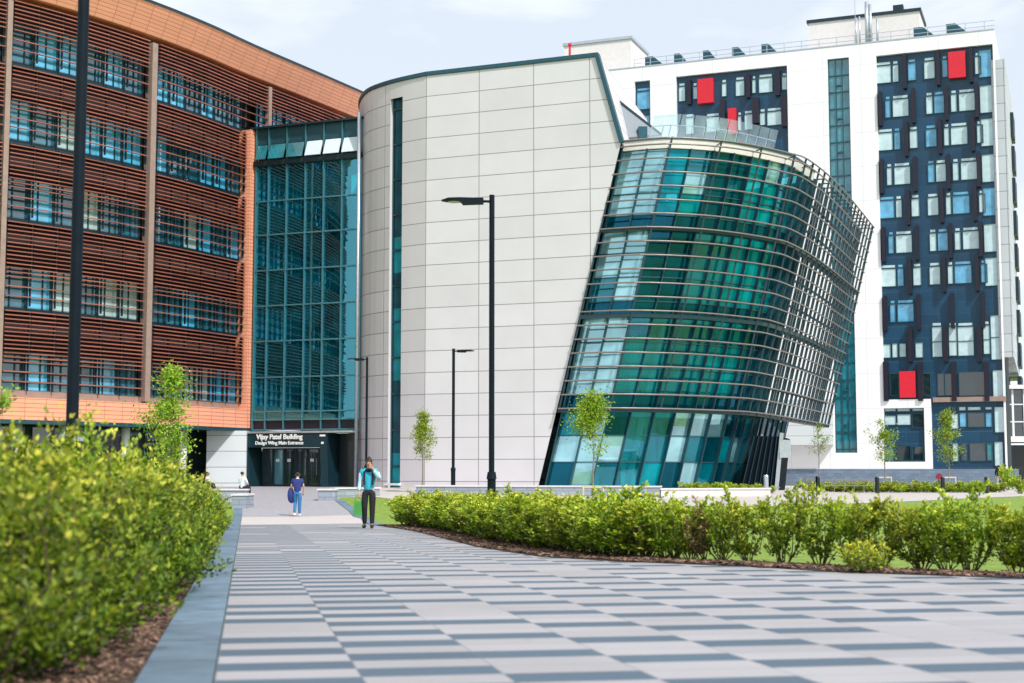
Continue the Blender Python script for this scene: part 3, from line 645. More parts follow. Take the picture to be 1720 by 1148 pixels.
g = MB(); a, b = CC.at(CC.s_px(609), .07), CC.at(sj, .07); g.beam(V3((a+b)/2, -.3), V3((a+b)/2, zR-1.6), .5, .12, up=Vector((0, 1, 0))); g.build('junction_flashing', 'dark', C)
# ---- drum
HD = 17.79
tp = [tuple(lvl(x, y, HD)[:2]) for x, y in [(1042, 234), (1096, 229), (1147, 228), (1240, 236), (1327, 254), (1363, 268), (1413, 312), (1469, 380)]]
DC = smooth_curve(tp); ZD = CZ+HD
SHX, SHY = .232, -.055
def dp(s, off, z):
    p = DC.at(s, off); return Vector((p.x+SHX*(z-ZD), p.y+SHY*(z-ZD), z))
GO = -.85
zb_ = CZ+3.28; zf = [-.2, zb_, CZ+8.3, CZ+12.95, ZD-.55]
sEnd = DC.s_px(1388)
pw = 1.45; npan = int((sEnd)/pw)+1
sG0 = DC.s_px(1432); npan0 = int(sG0/pw)+1
def basepx(s): p = dp(s, GO, 0); return 860+F*p.x/p.y
pan = MB(); mul = MB(); r4 = random.Random(11); hold = {}
for i in range(npan0):
    a, b = i*pw, (i+1)*pw
    for k in range(4):
        if i >= npan and k: continue
        za_, zb2 = zf[k], zf[k+1]; hs_ = [za_+(zb2-za_)*q/3 for q in range(4)] if k == 0 else [za_, za_+.75]+[za_+.75+(zb2-za_-.75)*q/3 for q in (1, 2, 3)]; nsub = len(hs_)-1
        if i % 2 == 0 or k not in hold: hold[k] = r4.choice((0, 1, 1, 0, 3, 3))
        colm = hold[k] if i > 1 else r4.choice((2, 0, 2))  # left columns mostly pale, a sky reflection put into the pane colour
        for j in range(nsub):
            z0, z1 = hs_[j], hs_[j+1]
            m_ = colm if r4.random() < .84 else r4.choice((0, 1, 2, 3))
            if k == 3 and i < 3: m_ = 2 if i < 2 else m_
            if k == 0 and i > 1: m_ = 0 if r4.random() < .55 else r4.choice((2, 3, 1))
            if i >= 10: m_ = 0
            if k == 0 and 1228 < basepx(a) < 1322: m_ = 4  # near-black panes paint the darkness of the entrance
            if k and j == 0: m_ = 3
            pan.quad([dp(a, GO, z0), dp(b, GO, z0), dp(b, GO, z1), dp(a, GO, z1)], m_)
            if k and j == 0: m_ = 3
            mul.beam(dp(a, GO, z0), dp(b, GO, z0), .07, .06)
for i in range(npan+1, npan0+1): mul.beam(dp(i*pw, GO+.05, -.2), dp(i*pw, GO+.05, zb_), .06, .12, up=Vector((0, -1, 0)))
for i in range(npan+1):
    tg_ = DC.tan(min(DC.L-.1, i*pw)); mul.beam(dp(i*pw, GO+.10, -.2), dp(i*pw, GO+.10, ZD-.5), .06, .26, up=Vector((tg_.y, -tg_.x, 0)))
gp_ = pan.build('glass_front', ['drum', 'drum2', 'drum3', 'drum4', 'darkglass'], C); mul.build('mullion_grid', 'teal_metal', gp_)
sG = npan*pw
# return wall of the drum and its inside
inn = Vector((3.0, 100.0))
g = MB(); g.quad([dp(sG, GO, zb_-.02), dp(npan0*pw, GO, zb_-.02), Vector((4, 97, zb_-.02))]); g.quad([dp(npan0*pw, GO, -.2), Vector((4, 97, -.2)), Vector((4, 97, zb_-.02)), dp(npan0*pw, GO, zb_-.02)]); g.build('ground_soffit', 'fascia', C)
def rp_(z, k): a = dp(sG, GO, z); b = Vector((2.5+SHX*(z-ZD), 97, z)); return a+(b-a)*k
g = MB(); g.quad([rp_(-.2, 0), rp_(-.2, 1), rp_(ZD-.5, 1), rp_(ZD-.5, 0)], 0, [(0, 0), (14, 0), (14, 18), (0, 18)]); g.build('rear_wall', 'tealpane', C)
g = MB()
for k, z in enumerate(zf[1:4]):
    pts = [dp(sG*i/20, GO-.12, z) for i in range(21)]+[rp_(z, .98), Vector((1.5, 88, z))]
    pts2 = [Vector((p.x, p.y, z-.42)) for p in pts]
    g.quad(pts); g.quad(pts2[::-1])
    for i in range(20): g.quad([pts2[i], pts2[i+1], pts[i+1], pts[i]])
g.build('floor_slab', 'infloor', C)
g = MB()       # core walls standing on each floor behind the glass
for k in range(4):
    z0, z1 = zf[k]+.02, zf[k+1]-.45; a = 0
    for j in range(9):
        s0 = 1.0+j*2.3+r4.uniform(0, .8); dpt = GO-r4.uniform(2.0, 4.5); s1_ = s0+r4.uniform(.8, 2.0)
        if s1_ > sG-3: break
        p, q = DC.at(s0, dpt), DC.at(s1_, dpt); sx = SHX*(z0-ZD)
        g.hexa([(p.x+sx, p.y, z0), (q.x+sx, q.y, z0), (q.x+sx, q.y+.3, z0), (p.x+sx, p.y+.3, z0), (p.x+sx, p.y, z1), (q.x+sx, q.y, z1), (q.x+sx, q.y+.3, z1), (p.x+sx, p.y+.3, z1)], r4.choice((0, 0, 1)))
g.build('inner_wall', ['inwall', 'inwhite'], C)
g = MB()
for k in range(4):
    for j in range(5):
        s0 = 2+j*3.9; p = dp(s0, GO-1.2, zf[k]+.02); q = dp(s0, GO-1.2, zf[k+1]-.45); g.tube(p, q, .2, n=12)
g.build('inner_column', 'inwhite', C)
# roof terrace slab, white fascia, balustrade
g = MB(); pts = [dp(sG*i/30, GO-.02, ZD-.08) for i in range(31)]+[rp_(ZD-.08, 1), Vector((2.0, 88, ZD-.08))]; g.quad(pts); g.build('terrace', 'fascia', C)
g = MB()
for i in range(30):
    a, b = sG*i/30, sG*(i+1)/30; g.hexa([dp(a, GO+.15, ZD-.52), dp(b, GO+.15, ZD-.52), dp(b, GO-.1, ZD-.52), dp(a, GO-.1, ZD-.52), dp(a, GO+.15, ZD-.02), dp(b, GO+.15, ZD-.02), dp(b, GO-.1, ZD-.02), dp(a, GO-.1, ZD-.02)])
g.build('fascia', 'fascia', C)
g = MB()
for i in range(30):
    a, b = sG*i/30, sG*(i+1)/30; g.hexa([dp(a, GO+.2, ZD-.02), dp(b, GO+.2, ZD-.02), dp(b, GO-.3, ZD-.02), dp(a, GO-.3, ZD-.02), dp(a, GO+.2, ZD+.07), dp(b, GO+.2, ZD+.07), dp(b, GO-.3, ZD+.07), dp(a, GO-.3, ZD+.07)])
g.build('fascia_capping', 'teal_metal', C)
g = MB(); h = MB(); sb0, sb1 = .9, DC.s_px(1352); nb = 12
for i in range(nb):
    a, b = sb0+(sb1-sb0)*i/nb, sb0+(sb1-sb0)*(i+1)/nb; o_ = GO-1.0
    g.quad([dp(a+.03, o_, ZD), dp(b-.03, o_, ZD), dp(b-.03, o_, ZD+1.6), dp(a+.03, o_, ZD+1.6)])
    h.tube(dp(a, o_-.05, ZD), dp(a, o_-.05, ZD+1.0), .025, n=6); h.tube(dp(a, o_-.05, ZD+1.0), dp(b, o_-.05, ZD+1.0), .022, n=6)
bal = g.build('balustrade', 'balu', C); h.build('handrail', 'steel', bal)
# sloping side wing between parapet and terrace
w0, w1, w2 = at(1031, 165, 80.0), at(1110, 226, 80.5), at(1046, 232, 79)
g = MB(); P = [w0, w1, w2]; Q = [p+Vector((.1, .5, 0)) for p in P]
g.quad(P[::-1]); g.quad(Q); 
for i in range(3): g.quad([P[i], P[(i+1) % 3], Q[(i+1) % 3], Q[i]])
wg = g.build('roof_wing', 'greyclad', C); g = MB(); g.beam(w0+Vector((-.3, -.1, .25)), w1, .1, .12); g.build('wing_rail', 'dark', wg)
g = MB(); b0, b1 = at(1074, 226, 79.5), at(1086, 226, 79.5); g.box(((b0.x+b1.x)/2, 79.7, ZD+.8), (.5, .4, 1.6)); g.build('terrace_bollard', 'teal_metal', C)
# ---- sun screen lattice
SL = DC.L
zs_ = []; z = zb_
while z < ZD-.1: zs_.append(z); z += .74
zs_.append(ZD-.12)
lat = MB(); nseg = 44
for z in zs_:
    for i in range(nseg):
        lat.tube(dp(SL*i/nseg, 0, z), dp(SL*(i+1)/nseg, 0, z), .045, n=6, caps=False)
scr = lat.build('sunscreen', 'tube', C, smooth=True)
g = MB(); posts = [0.02]+[2.9*i for i in range(1, int(SL/2.9)+1)]+[SL-.02]
for s_ in posts:
    g.beam(dp(s_, -.1, zb_-.2), dp(s_, -.1, ZD-.05), .09, .15, up=Vector((0, -1, 0)))
    for z in [zf[2], zf[3], ZD-.2, zb_]:
        if s_ < sG: g.tube(dp(s_, -.1, z), dp(s_, GO, z-.1), .035, n=6)
s_ = 11.6
while s_ < SL:       # closer spaced ribs round the sharp end
    g.beam(dp(s_, -.08, zb_-.1), dp(s_, -.08, ZD-.1), .10, .16, up=Vector((0, -1, 0))); s_ += 1.45
s_ = sG+.5
while s_ < SL-.3:
    g.beam(dp(s_, GO+.1, zb_), dp(s_, GO+.1, ZD-.3), .16, .10, up=Vector((0, -1, 0)))
    for z in (zb_, zf[2]-.1, zf[3]-.1, ZD-.35): g.tube(dp(s_, GO+.1, z), dp(s_, -.1, z), .04, n=6)
    s_ += 1.45
for z in (zb_+1.6, zb_+3.3, zf[2], zf[2]+1.6, zf[2]+3.1, zf[3], zf[3]+1.5, zf[3]+3.0):
    for i in range(14):
        a = sG+(SL-sG)*i/14; b = sG+(SL-sG)*(i+1)/14; g.beam(dp(a, GO+.1, z), dp(b, GO+.1, z), .10, .12)
g.build('sunscreen_post', 'tubedark', scr)
for z in (zb_, zf[2], zf[3]):
    g = MB()
    for i in range(nseg):
        a, b = SL*i/nseg, SL*(i+1)/nseg
        g.hexa([dp(a, -.06, z-.2), dp(b, -.06, z-.2), dp(b, -.55, z-.2), dp(a, -.55, z-.2), dp(a, -.06, z+.02), dp(b, -.06, z+.02), dp(b, -.55, z+.02), dp(a, -.55, z+.02)])
    g.build('walkway', 'tubedark', scr)
# ---- drum entrance
e0, e1 = DC.s_px(1318), DC.s_px(1375)
g = MB(); 
def ep(px, Y, z): r = (px-860)/F; return Vector((r*Y, Y, z))
ea = min((abs(basepx(q*.1)-1250), q*.1) for q in range(20, 300))[1]; eb = min((abs(basepx(q*.1)-1300), q*.1) for q in range(20, 300))[1]
for q in range(4):
    s0_, s1_ = ea+(eb-ea)*q/4, ea+(eb-ea)*(q+1)/4; g.beam(dp(s0_, GO+.12, -.3), dp(s0_, GO+.12, 2.6), .08, .1, up=Vector((0, -1, 0)))
g.beam(dp(ea, GO+.12, 2.6), dp(eb, GO+.12, 2.6), .1, .14)
en = g.build('entrance_door_frame', 'black', C)
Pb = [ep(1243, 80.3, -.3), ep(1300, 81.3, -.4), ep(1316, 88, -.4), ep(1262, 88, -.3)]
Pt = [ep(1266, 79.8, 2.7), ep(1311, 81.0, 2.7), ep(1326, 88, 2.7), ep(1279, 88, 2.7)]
lb = MB(); lb.hexa(Pb+Pt); lo_ = lb.build('recess_shade_box', 'recess_shade', C); lb = MB()  # dark projecting box paints the shade of the recessed entrance
for q in range(7): lb.beam(Pb[0].lerp(Pb[1], q/6)+Vector((0, -.06, 0)), Pt[0].lerp(Pt[1], q/6)+Vector((0, -.06, 0)), .05, .1, up=Vector((0, -1, 0)))
lb.build('recess_box_batten', 'portal', lo_)
g = MB(); a, b = ep(1308, 81.3, -.4), ep(1313, 81.0, 2.9)
g.beam(ep(1301, 81.2, -.4), ep(1312, 80.9, 2.9), .22, .2, up=Vector((0, -1, 0))); g.beam(ep(1308, 80.9, 2.0), ep(1327, 80.9, 2.0), .1, 1.0); g.build('portal_frame', 'steel', en)

# ------------------------------------------------------------------ white tower
T0, T1 = Vector(lvl(1021.5, 119, 38.37)[:2]), Vector(lvl(1670, 50, 38.37)[:2]); TDv = (T1-T0); TLn = TDv.length; TDv /= TLn; TN = Vector((TDv.y, -TDv.x)); TRZ = math.atan2(TDv.y, TDv.x)
def tp_(u, off, z): p = T0+TDv*u+TN*off; return Vector((p.x, p.y, z))
def tz(px, py):
    r = ray(px, py); k = (T0.x*TN.x+T0.y*TN.y)/(r.x*TN.x+r.y*TN.y); p = Vector((r.x*k, r.y*k)); return (p-T0).dot(TDv), CZ+r.z*k
def tbox(mb, u0, u1, z0, z1, o0, o1, m=0): mb.hexa([tp_(u0, o1, z0), tp_(u1, o1, z0), tp_(u1, o0, z0), tp_(u0, o0, z0), tp_(u0, o1, z1), tp_(u1, o1, z1), tp_(u1, o0, z1), tp_(u0, o0, z1)], m, uvs=u0)
T = thing('white_tower_block', 'ten storey white tower block with slate window panels and scattered red panels, far right', 'building', tp_(TLn/2, 0, -.6))
ZT_ = CZ+38.37; ZG = -.7; zPl = tz(1500, 788)[1]
def rect(x0, y0, x1, y1):
    a, b = tz(x0, (y0+y1)/2)[0], tz(x1, (y0+y1)/2)[0]; xm = (x0+x1)/2
    return (a, b, tz(xm, y1)[1], tz(xm, y0)[1])
uE = TLn
p1 = (tz(1136, 180)[0], tz(1323, 180)[0], tz(1230, 300)[1], tz(1230, 119.5)[1])
stp = (tz(1403, 760)[0], tz(1440, 760)[0], tz(1420, 761)[1], tz(1409, 98)[1])
p2a = (tz(1481, 500)[0], uE-.18, tz(1530, 671)[1], tz(1570, 84)[1])
p2b = (tz(1565, 720)[0], uE-.18, zPl, p2a[2])
w1 = (tz(1066, 160)[0], tz(1092, 160)[0], tz(1080, 240)[1], tz(1080, 136)[1])
gw = (tz(1485.5, 730)[0], tz(1553, 730)[0], tz(1520, 776)[1], tz(1520, 686)[1])
holes = [p1, stp, p2a, p2b, w1, gw]
us = sorted({-6, uE}|{h[0] for h in holes}|{h[1] for h in holes}); zz = sorted({zPl, ZT_}|{h[2] for h in holes}|{h[3] for h in holes})
g = MB()
for a, b in zip(us, us[1:]):
    for c_, d_ in zip(zz, zz[1:]):
        um, zm = (a+b)/2, (c_+d_)/2
        if any(h[0] < um < h[1] and h[2] < zm < h[3] for h in holes): continue
        g.quad([tp_(a, 0, c_), tp_(b, 0, c_), tp_(b, 0, d_), tp_(a, 0, d_)], 0, [(a, c_), (b, c_), (b, d_), (a, d_)])
for h in holes:
    a, b, c_, d_ = h; D_ = -.35
    g.quad([tp_(a, 0, c_), tp_(a, D_, c_), tp_(a, D_, d_), tp_(a, 0, d_)][::-1], 0, [(.5, .5)]*4); g.quad([tp_(b, 0, c_), tp_(b, D_, c_), tp_(b, D_, d_), tp_(b, 0, d_)], 0, [(.5, .5)]*4)
    g.quad([tp_(a, 0, d_), tp_(b, 0, d_), tp_(b, D_, d_), tp_(a, D_, d_)][::-1], 0, [(.5, .5)]*4)
    if h is not p2a: g.quad([tp_(a, 0, c_), tp_(b, 0, c_), tp_(b, D_, c_), tp_(a, D_, c_)], 0, [(.5, .5)]*4)
# side, back, roof edge
g.quad([tp_(uE, 0, tz(1670, 100)[1]), tp_(uE, -15, tz(1670, 100)[1]), tp_(uE, -15, ZT_), tp_(uE, 0, ZT_)], 0, [(0, 0), (15, 0), (15, 3), (0, 3)])
g.quad([tp_(-6, -15, ZG), tp_(-6, 0, ZG), tp_(-6, 0, ZT_), tp_(-6, -15, ZT_)], 0, [(0, 0), (15, 0), (15, 38), (0, 38)])
g.quad([tp_(uE, -15, ZG), tp_(-6, -15, ZG), tp_(-6, -15, ZT_), tp_(uE, -15, ZT_)], 0, [(0, 0), (40, 0), (40, 38), (0, 38)])
tw = g.build('wall', 'towerwhite', T)
g = MB(); g.quad([tp_(-6, 0, ZT_-.02), tp_(uE, 0, ZT_-.02), tp_(uE, -15, ZT_-.02), tp_(-6, -15, ZT_-.02)]); g.build('roof', 'asphalt', T)
g = MB(); tbox(g, -6, uE, ZT_, ZT_+.1, -.3, .04); g.build('roof_edge', 'steel', T)
# side return of grey cladding, overhanging its lower part
zsb = tz(1690, 600)[1]; zst = tz(1672, 100)[1]
g = MB()
def tquad(P, uv): g.quad(P, 0, uv)
SO = uE+.02
g.hexa([tp_(SO-.4, -.1, zsb), tp_(SO+.75, -.1, zsb), tp_(SO+.75, -15, zsb-1.2), tp_(SO-.4, -15, zsb-1.2), tp_(SO-.4, -.1, zst), tp_(SO+.75, -.1, zst), tp_(SO+.75, -15, zst), tp_(SO-.4, -15, zst)], 0, uvs=0)
sd_ = g.build('side_wall', 'greyclad', T)
g = MB()
r5 = random.Random(2)
for k in range(9):
    z1 = zst-2.6-3.07*k; tb = SO+.76
    for j in range(2):
        o_ = -9.5-2.2*j+r5.uniform(-.3, .3); g.hexa([tp_(tb-.1, o_, z1-2.2), tp_(tb+.28, o_, z1-2.2), tp_(tb+.28, o_-1.5, z1-2.2), tp_(tb-.1, o_-1.5, z1-2.2), tp_(tb-.1, o_, z1), tp_(tb+.28, o_, z1), tp_(tb+.28, o_-1.5, z1), tp_(tb-.1, o_-1.5, z1)])
g.build('side_window_fin', 'dark', sd_)
g = MB(); tbox(g, uE-3, uE+.3, zPl, zsb-.05, -13, -.6); g.build('side_glazing', 'darkglass', T)
# vertical supergraphic on the side wall
srot = Matrix.Rotation(TRZ+R(90), 4, 'Z') @ Matrix.Rotation(R(90), 4, 'X') 
g = MB(); tb = SO+.765; zc_ = tz(1700, 575)[1]
for j, (o_, z_, w_, h_) in enumerate(((-8.0, .9, .7, .5), (-9.2, .3, .8, 1.2), (-10.3, .9, .6, .4), (-8.6, -.6, 1.2, .5), (-10.2, -.9, .7, 1.0), (-8.1, -1.4, .5, .5))):
    g.hexa([tp_(tb, o_, zc_+z_), tp_(tb+.05, o_, zc_+z_), tp_(tb+.05, o_-w_, zc_+z_-.1), tp_(tb, o_-w_, zc_+z_-.1), tp_(tb, o_, zc_+z_+h_), tp_(tb+.05, o_, zc_+z_+h_), tp_(tb+.05, o_-w_, zc_+z_+h_-.1), tp_(tb, o_-w_, zc_+z_+h_-.1)])
g.build('wall_emblem', 'ink', sd_)
# plinth
g = MB(); tbox(g, -6, uE+.6, ZG, zPl, -14, .06); g.build('plinth', 'plinth', T)
# slate panels
for h in (p1, p2a, p2b):
    g = MB(); g.quad([tp_(h[0], -.35, h[2]), tp_(h[1], -.35, h[2]), tp_(h[1], -.35, h[3]), tp_(h[0], -.35, h[3])], 0, [(h[0], h[2]), (h[1], h[2]), (h[1], h[3]), (h[0], h[3])]); g.build('slate_panel', 'slate', T)
def window(u0, u1, z0, z1, m='blind', light=True, off=-.34, split=None):
    g = MB(); fw = .055
    tbox(g, u0-fw, u0, z0-fw, z1+fw, off, off+.09); tbox(g, u1, u1+fw, z0-fw, z1+fw, off, off+.09); tbox(g, u0, u1, z0-fw, z0, off, off+.09); tbox(g, u0, u1, z1, z1+fw, off, off+.09)
    if split: 
        for s in split: tbox(g, u0, u1, s-.03, s+.03, off+.02, off+.085)
    f = g.build('window', 'teal_metal', T); q = MB(); q.quad([tp_(u0, off+.03, z0), tp_(u1, off+.03, z0), tp_(u1, off+.03, z1), tp_(u0, off+.03, z1)])
    if light: q.quad([tp_(u0+.05, off+.03, z1+.12), tp_(u1-.05, off+.03, z1+.12), tp_(u1-.05, off+.03, z1+.34), tp_(u0+.05, off+.03, z1+.34)])
    q.build('pane', m, f)
def crop(ox, oy, sc): return lambda x0, y0, x1, y1: rect(ox+x0/sc, oy+y0/sc, ox+x1/sc, oy+y1/sc)
cA = crop(1460, 60, 4.415)
rowA = [cA(*r) for r in ((55, 735, 170, 840), (185, 730, 225, 830), (300, 705, 355, 820), (420, 690, 495, 810), (555, 690, 590, 790), (605, 675, 725, 790), (800, 670, 840, 775))]
rowB = [cA(*r) for r in ((130, 985, 165, 1090), (185, 980, 300, 1090), (435, 960, 480, 1060), (495, 955, 565, 1060), (620, 950, 660, 1050), (680, 935, 795, 1045))]
edgeW = [cA(855, 620, 940, 805), cA(865, 880, 955, 1070)]
finA = [tz(1460+x/4.415, 60+720/4.415)[0] for x in (275, 525, 770)]; finB = [tz(1460+x/4.415, 60+980/4.415)[0] for x in (92, 340, 588, 812)]
FH = 3.07; r6 = random.Random(9)
zA = rowA[5][3]; zB = rowB[5][3]
for k in range(8):
    A_ = k % 2 == 0; base = 2 if A_ else 3; dz = -(k-base)*FH; src = rowA if A_ else rowB
    for i, (a, b, c_, d_) in enumerate(src):
        if k == 7 and i > 1: continue
        if k == 0 and i == 5: continue
        if k == 0: pass
        zz0, zz1 = (zA-1.52, zA+.03) if A_ else (zB-1.52, zB+.03)
        m_ = 'blueglass' if r6.random() < .2 else 'blind'
        window(a, b, zz0+dz, zz1+dz, m_)
    a, b, c_, d_ = edgeW[0 if A_ else 1]
    if k < 7: window(uE-1.35, uE-.35, (zA if A_ else zB)-1.85+dz, (zA if A_ else zB)+.55+dz, 'blind' if r6.random() < .8 else 'blueglass', False)
    for u in (finA if A_ else finB):
        zc2 = (zA if A_ else zB)-.75+dz; g = MB(); tbox(g, u-.15, u+.15, zc2-1.55, zc2+1.55, -.34, .22); g.build('fin', 'fin', T)
g = MB(); h = cA(588, 120, 714, 314); tbox(g, h[0], h[1], h[2], h[3], -.34, .12); g.build('red_panel', 'red', T)
cB = crop(1460, 300, 3.375)
for r in ((75, 940, 118, 1015), (130, 935, 158, 1013), (170, 935, 205, 1010), (262, 930, 303, 1013), (357, 840, 410, 1010), (452, 840, 495, 1003), (503, 840, 590, 1003), (648, 832, 682, 993), (690, 775, 755, 1025)):
    h = cB(*r); window(*h, 'blind', light=r[1] < 900 and r[0] < 690, split=[(h[2]+h[3])/2] if r[1] < 900 else None)
for x in (232, 432, 625): h = cB(x-14, 845, x+14, 1040); g = MB(); tbox(g, h[0], h[1], h[2], h[3], -.34, .2); g.build('fin', 'fin', T)
for x in (95, 290, 480, 665): h = cB(x-14, 1040, x+14, 1262); g = MB(); tbox(g, h[0], h[1], h[2], h[3], -.34, .2); g.build('fin', 'fin', T)
h = rect(1511, 624, 1538, 668.5); g = MB(); tbox(g, *h, -.34, .12); g.build('red_panel', 'red', T)
for r, m_ in (((1575, 628, 1585, 664), 'darkglass'), ((1587, 628, 1598, 664), 'darkglass'), ((1611, 625, 1658, 664), 'darkglass'), ((1668, 622, 1689, 667), 'blind'), ((1550, 628, 1562, 664), 'darkglass'), ((1495, 628, 1508, 664), 'darkglass')):
    window(*rect(*r), m_, light=False)
cG = crop(1460, 640, 6.38)
g = MB(); tbox(g, gw[0], gw[1], gw[2], gw[3], -.36, -.33); g.build('ground_window_backing', 'slate', T)
for r, m_ in (((165, 375, 280, 470), 'blind'), ((300, 360, 440, 470), 'blind'), ((460, 350, 580, 500), 'darkglass'), ((300, 700, 440, 850), 'darkglass'), ((465, 710, 575, 850), 'darkglass'), ((170, 720, 250, 850), 'tealpane'),
              ((165, 300, 280, 325), 'blind'), ((300, 298, 430, 325), 'blind'), ((460, 298, 575, 320), 'blind')):
    window(*cG(*r), m_, light=False, off=-.32)
for r, m_ in (((872, 355, 950, 510), 'blind'), ((970, 345, 1035, 490), 'blueglass'), ((1060, 345, 1230, 490), 'darkglass'), ((1250, 345, 1310, 490), 'blueglass'), ((1345, 280, 1450, 550), 'blind'), ((1345, 655, 1430, 910), 'blind'),
              ((895, 670, 950, 860), 'blind'), ((990, 670, 1040, 850), 'darkglass'), ((1080, 670, 1240, 855), 'darkglass'), ((1265, 680, 1315, 850), 'tealpane'), ((962, 280, 1030, 315), 'blind'), ((1055, 280, 1190, 312), 'blind'), ((1245, 282, 1310, 305), 'blind')):
    window(*cG(*r), m_, light=False)
g = MB(); h = rect(1567, 667, 1690, 675); tbox(g, h[0], h[1], h[2], h[3], -.33, .1); g.build('ledge', 'beige', T)
# upper left slate panel
cP = crop(1020, 90, 5.375)
for r in ((640, 295, 695, 425), (770, 295, 805, 405), (1030, 265, 1070, 380), (1155, 240, 1230, 375), (1305, 230, 1335, 350), (1365, 215, 1485, 345), (1575, 205, 1615, 320),
          (705, 575, 775, 720), (890, 570, 1005, 700), (1175, 560, 1205, 690), (1235, 545, 1305, 680), (1375, 530, 1420, 640), (1440, 520, 1565, 640)):
    window(*cP(*r), 'blind', light=True)
for r in ((818, 230, 957, 450), (1092, 497, 1162, 725)): g = MB(); tbox(g, *cP(*r), -.34, .12); g.build('red_panel', 'red', T)
for r in ((1515, 150, 1560, 380), (1310, 400, 1370, 630), (1575, 380, 1625, 660), (1020, 420, 1065, 640), (1250, 190, 1290, 400), (720, 240, 755, 460)): g = MB(); tbox(g, *cP(*r), -.34, .1); g.build('fin', 'fin', T)
# tall slot windows
g = MB(); tbox(g, w1[0], w1[1], w1[2], w1[3], -.36, -.33); g.build('slot_backing', 'slate', T)
window(*cP(262, 340, 376, 497), 'blueglass', off=-.32); window(*cP(262, 560, 376, 720), 'blueglass', off=-.32, light=False)
g = MB(); g.quad([tp_(stp[0], -.34, stp[2]), tp_(stp[1], -.34, stp[2]), tp_(stp[1], -.34, stp[3]), tp_(stp[0], -.34, stp[3])]); sw = g.build('stair_glazing', 'tealpane', T)
g = MB(); wS = stp[1]-stp[0]
for k in (.02, .35, .65, .98): tbox(g, stp[0]+wS*k-.04, stp[0]+wS*k+.04, stp[2], stp[3], -.33, -.22)
z = stp[3]; j = 0
while z > stp[2]:
    tbox(g, stp[0], stp[1], z-.05, z+.05, -.33, -.24)
    if j % 2: tbox(g, stp[0]+wS*.33, stp[0]+wS*.67, z-1.0, z-.86, -.33, -.20)
    z -= 1.54; j += 1
g.build('stair_mullion', 'teal_metal', sw)
# projecting pale box low on the facade
h = rect(1340, 700, 1400, 748); g = MB(); tbox(g, h[0]-4, h[1], h[2], h[3]+1.5, .0, 1.2); g.build('projecting_bay', 'podium', T)
# roof plant
def roofbox(x0, x1, ytop, setb, name, m='fascia', capm=None, ylow=None, dep=5):
    a, b = tz(x0, 60)[0], tz(x1, 60)[0]; k = 1+setb/125; zt2 = CZ+(tz((x0+x1)/2, ytop)[1]-CZ)*k; g = MB(); tbox(g, a*k, b*k, ZT_-.05, zt2, -setb-dep, -setb)
    o = g.build(name, m, T)
    if capm: g = MB(); tbox(g, a*k-.15, b*k+.15, zt2, zt2+.28, -setb-dep-.1, -setb+.12); g.build('capping', capm, o)
    return o
roofbox(933, 1044, 74, 3.0, 'penthouse', 'fascia', 'steel', dep=6); roofbox(1338, 1524, 32, 3.5, 'plant_room', 'fascia', 'dark'); roofbox(1474, 1491, 12, 4.5, 'flue_box', 'dark', dep=1)
for x0, y0, w__ in ((1092, 98, 1.6), (1137, 93, 1.1), (1186, 88, 1.1), (1236, 82, 1.2), (1287, 77, 1.3), (1548, 45, 1.6), (1603, 41, 1.6)):
    u = tz(x0, y0)[0]; g = MB(); z0 = ZT_+.1; hh = 1.15
    g.hexa([tp_(u-w__/2, -1, z0), tp_(u+w__*.8, -1, z0), tp_(u+w__*.8, -2.2, z0), tp_(u-w__/2, -2.2, z0), tp_(u-w__/2, -1, z0+hh), tp_(u, -1, z0+hh), tp_(u, -2.2, z0+hh), tp_(u-w__/2, -2.2, z0+hh)])
    g.build('roof_vent', 'teal_metal', T)
g = MB(); u = 2.5
while u < uE: g.tube(tp_(u, -.4, ZT_), tp_(u, -.4, ZT_+.95), .035, n=5); u += 1.6
for hgt in (.5, .95): g.tube(tp_(2.5, -.4, ZT_+hgt), tp_(uE, -.4, ZT_+hgt), .03, n=5)
g.build('roof_railing', 'steel', T)
for x, yt, rr in ((1452, 3, .18), (1458, 7, .12), (1434, 30, .1), (1470, 30, .1), (1440, 28, .08)):
    u, z1 = tz(x, yt); g = MB(); g.tube(tp_(u, -1.4, ZT_-.1), tp_(u, -1.4, z1+.4), rr, n=12); g.build('flue', 'steel', T, smooth=True)
g = MB(); u = tz(1433, 40)[0]; g.tube(tp_(u, -1.4, ZT_), tp_(u, -1.4, tz(1433, -10)[1]), .03, n=5); g.build('antenna', 'steel', T)
# glazed bridge building at far right
Bp = [at(1702, 700, 128), at(1760, 700, 128)]
Gb = thing('bridge_building', 'small glazed white framed bridge wing at right edge beyond the white tower', 'building', (Bp[0].x, 128, -.6))
bz0, bz1 = at(1710, 738, 128).z, at(1710, 650, 128).z
g = MB(); g.box(((Bp[0].x+Bp[1].x)/2+2, 131, (bz0+bz1)/2), (8, 5, bz1-bz0-.5)); g.build('glazing', 'darkglass', Gb)
g = MB(); g.box(((Bp[0].x+Bp[1].x)/2+2, 131, bz1), (8.3, 6, .35)); g.box(((Bp[0].x+Bp[1].x)/2+2, 131, bz0), (8.3, 6, .5)); g.build('slab_edge', 'white', Gb)
g = MB()
for i in range(9): g.box((Bp[0].x-.8+i*.95, 128.4, (bz0+bz1)/2), (.1, .1, bz1-bz0-.4))
for i in range(1, 3): g.box(((Bp[0].x+Bp[1].x)/2+2, 128.42, bz0+(bz1-bz0)*i/3), (8, .08, .1))
g.build('frame', 'white', Gb)
g = MB(); g.box(((Bp[0].x+Bp[1].x)/2+2, 131.5, (bz0-.7)/2-.2), (8, 4, bz0+.1)); g.build('undercroft', 'black', Gb)

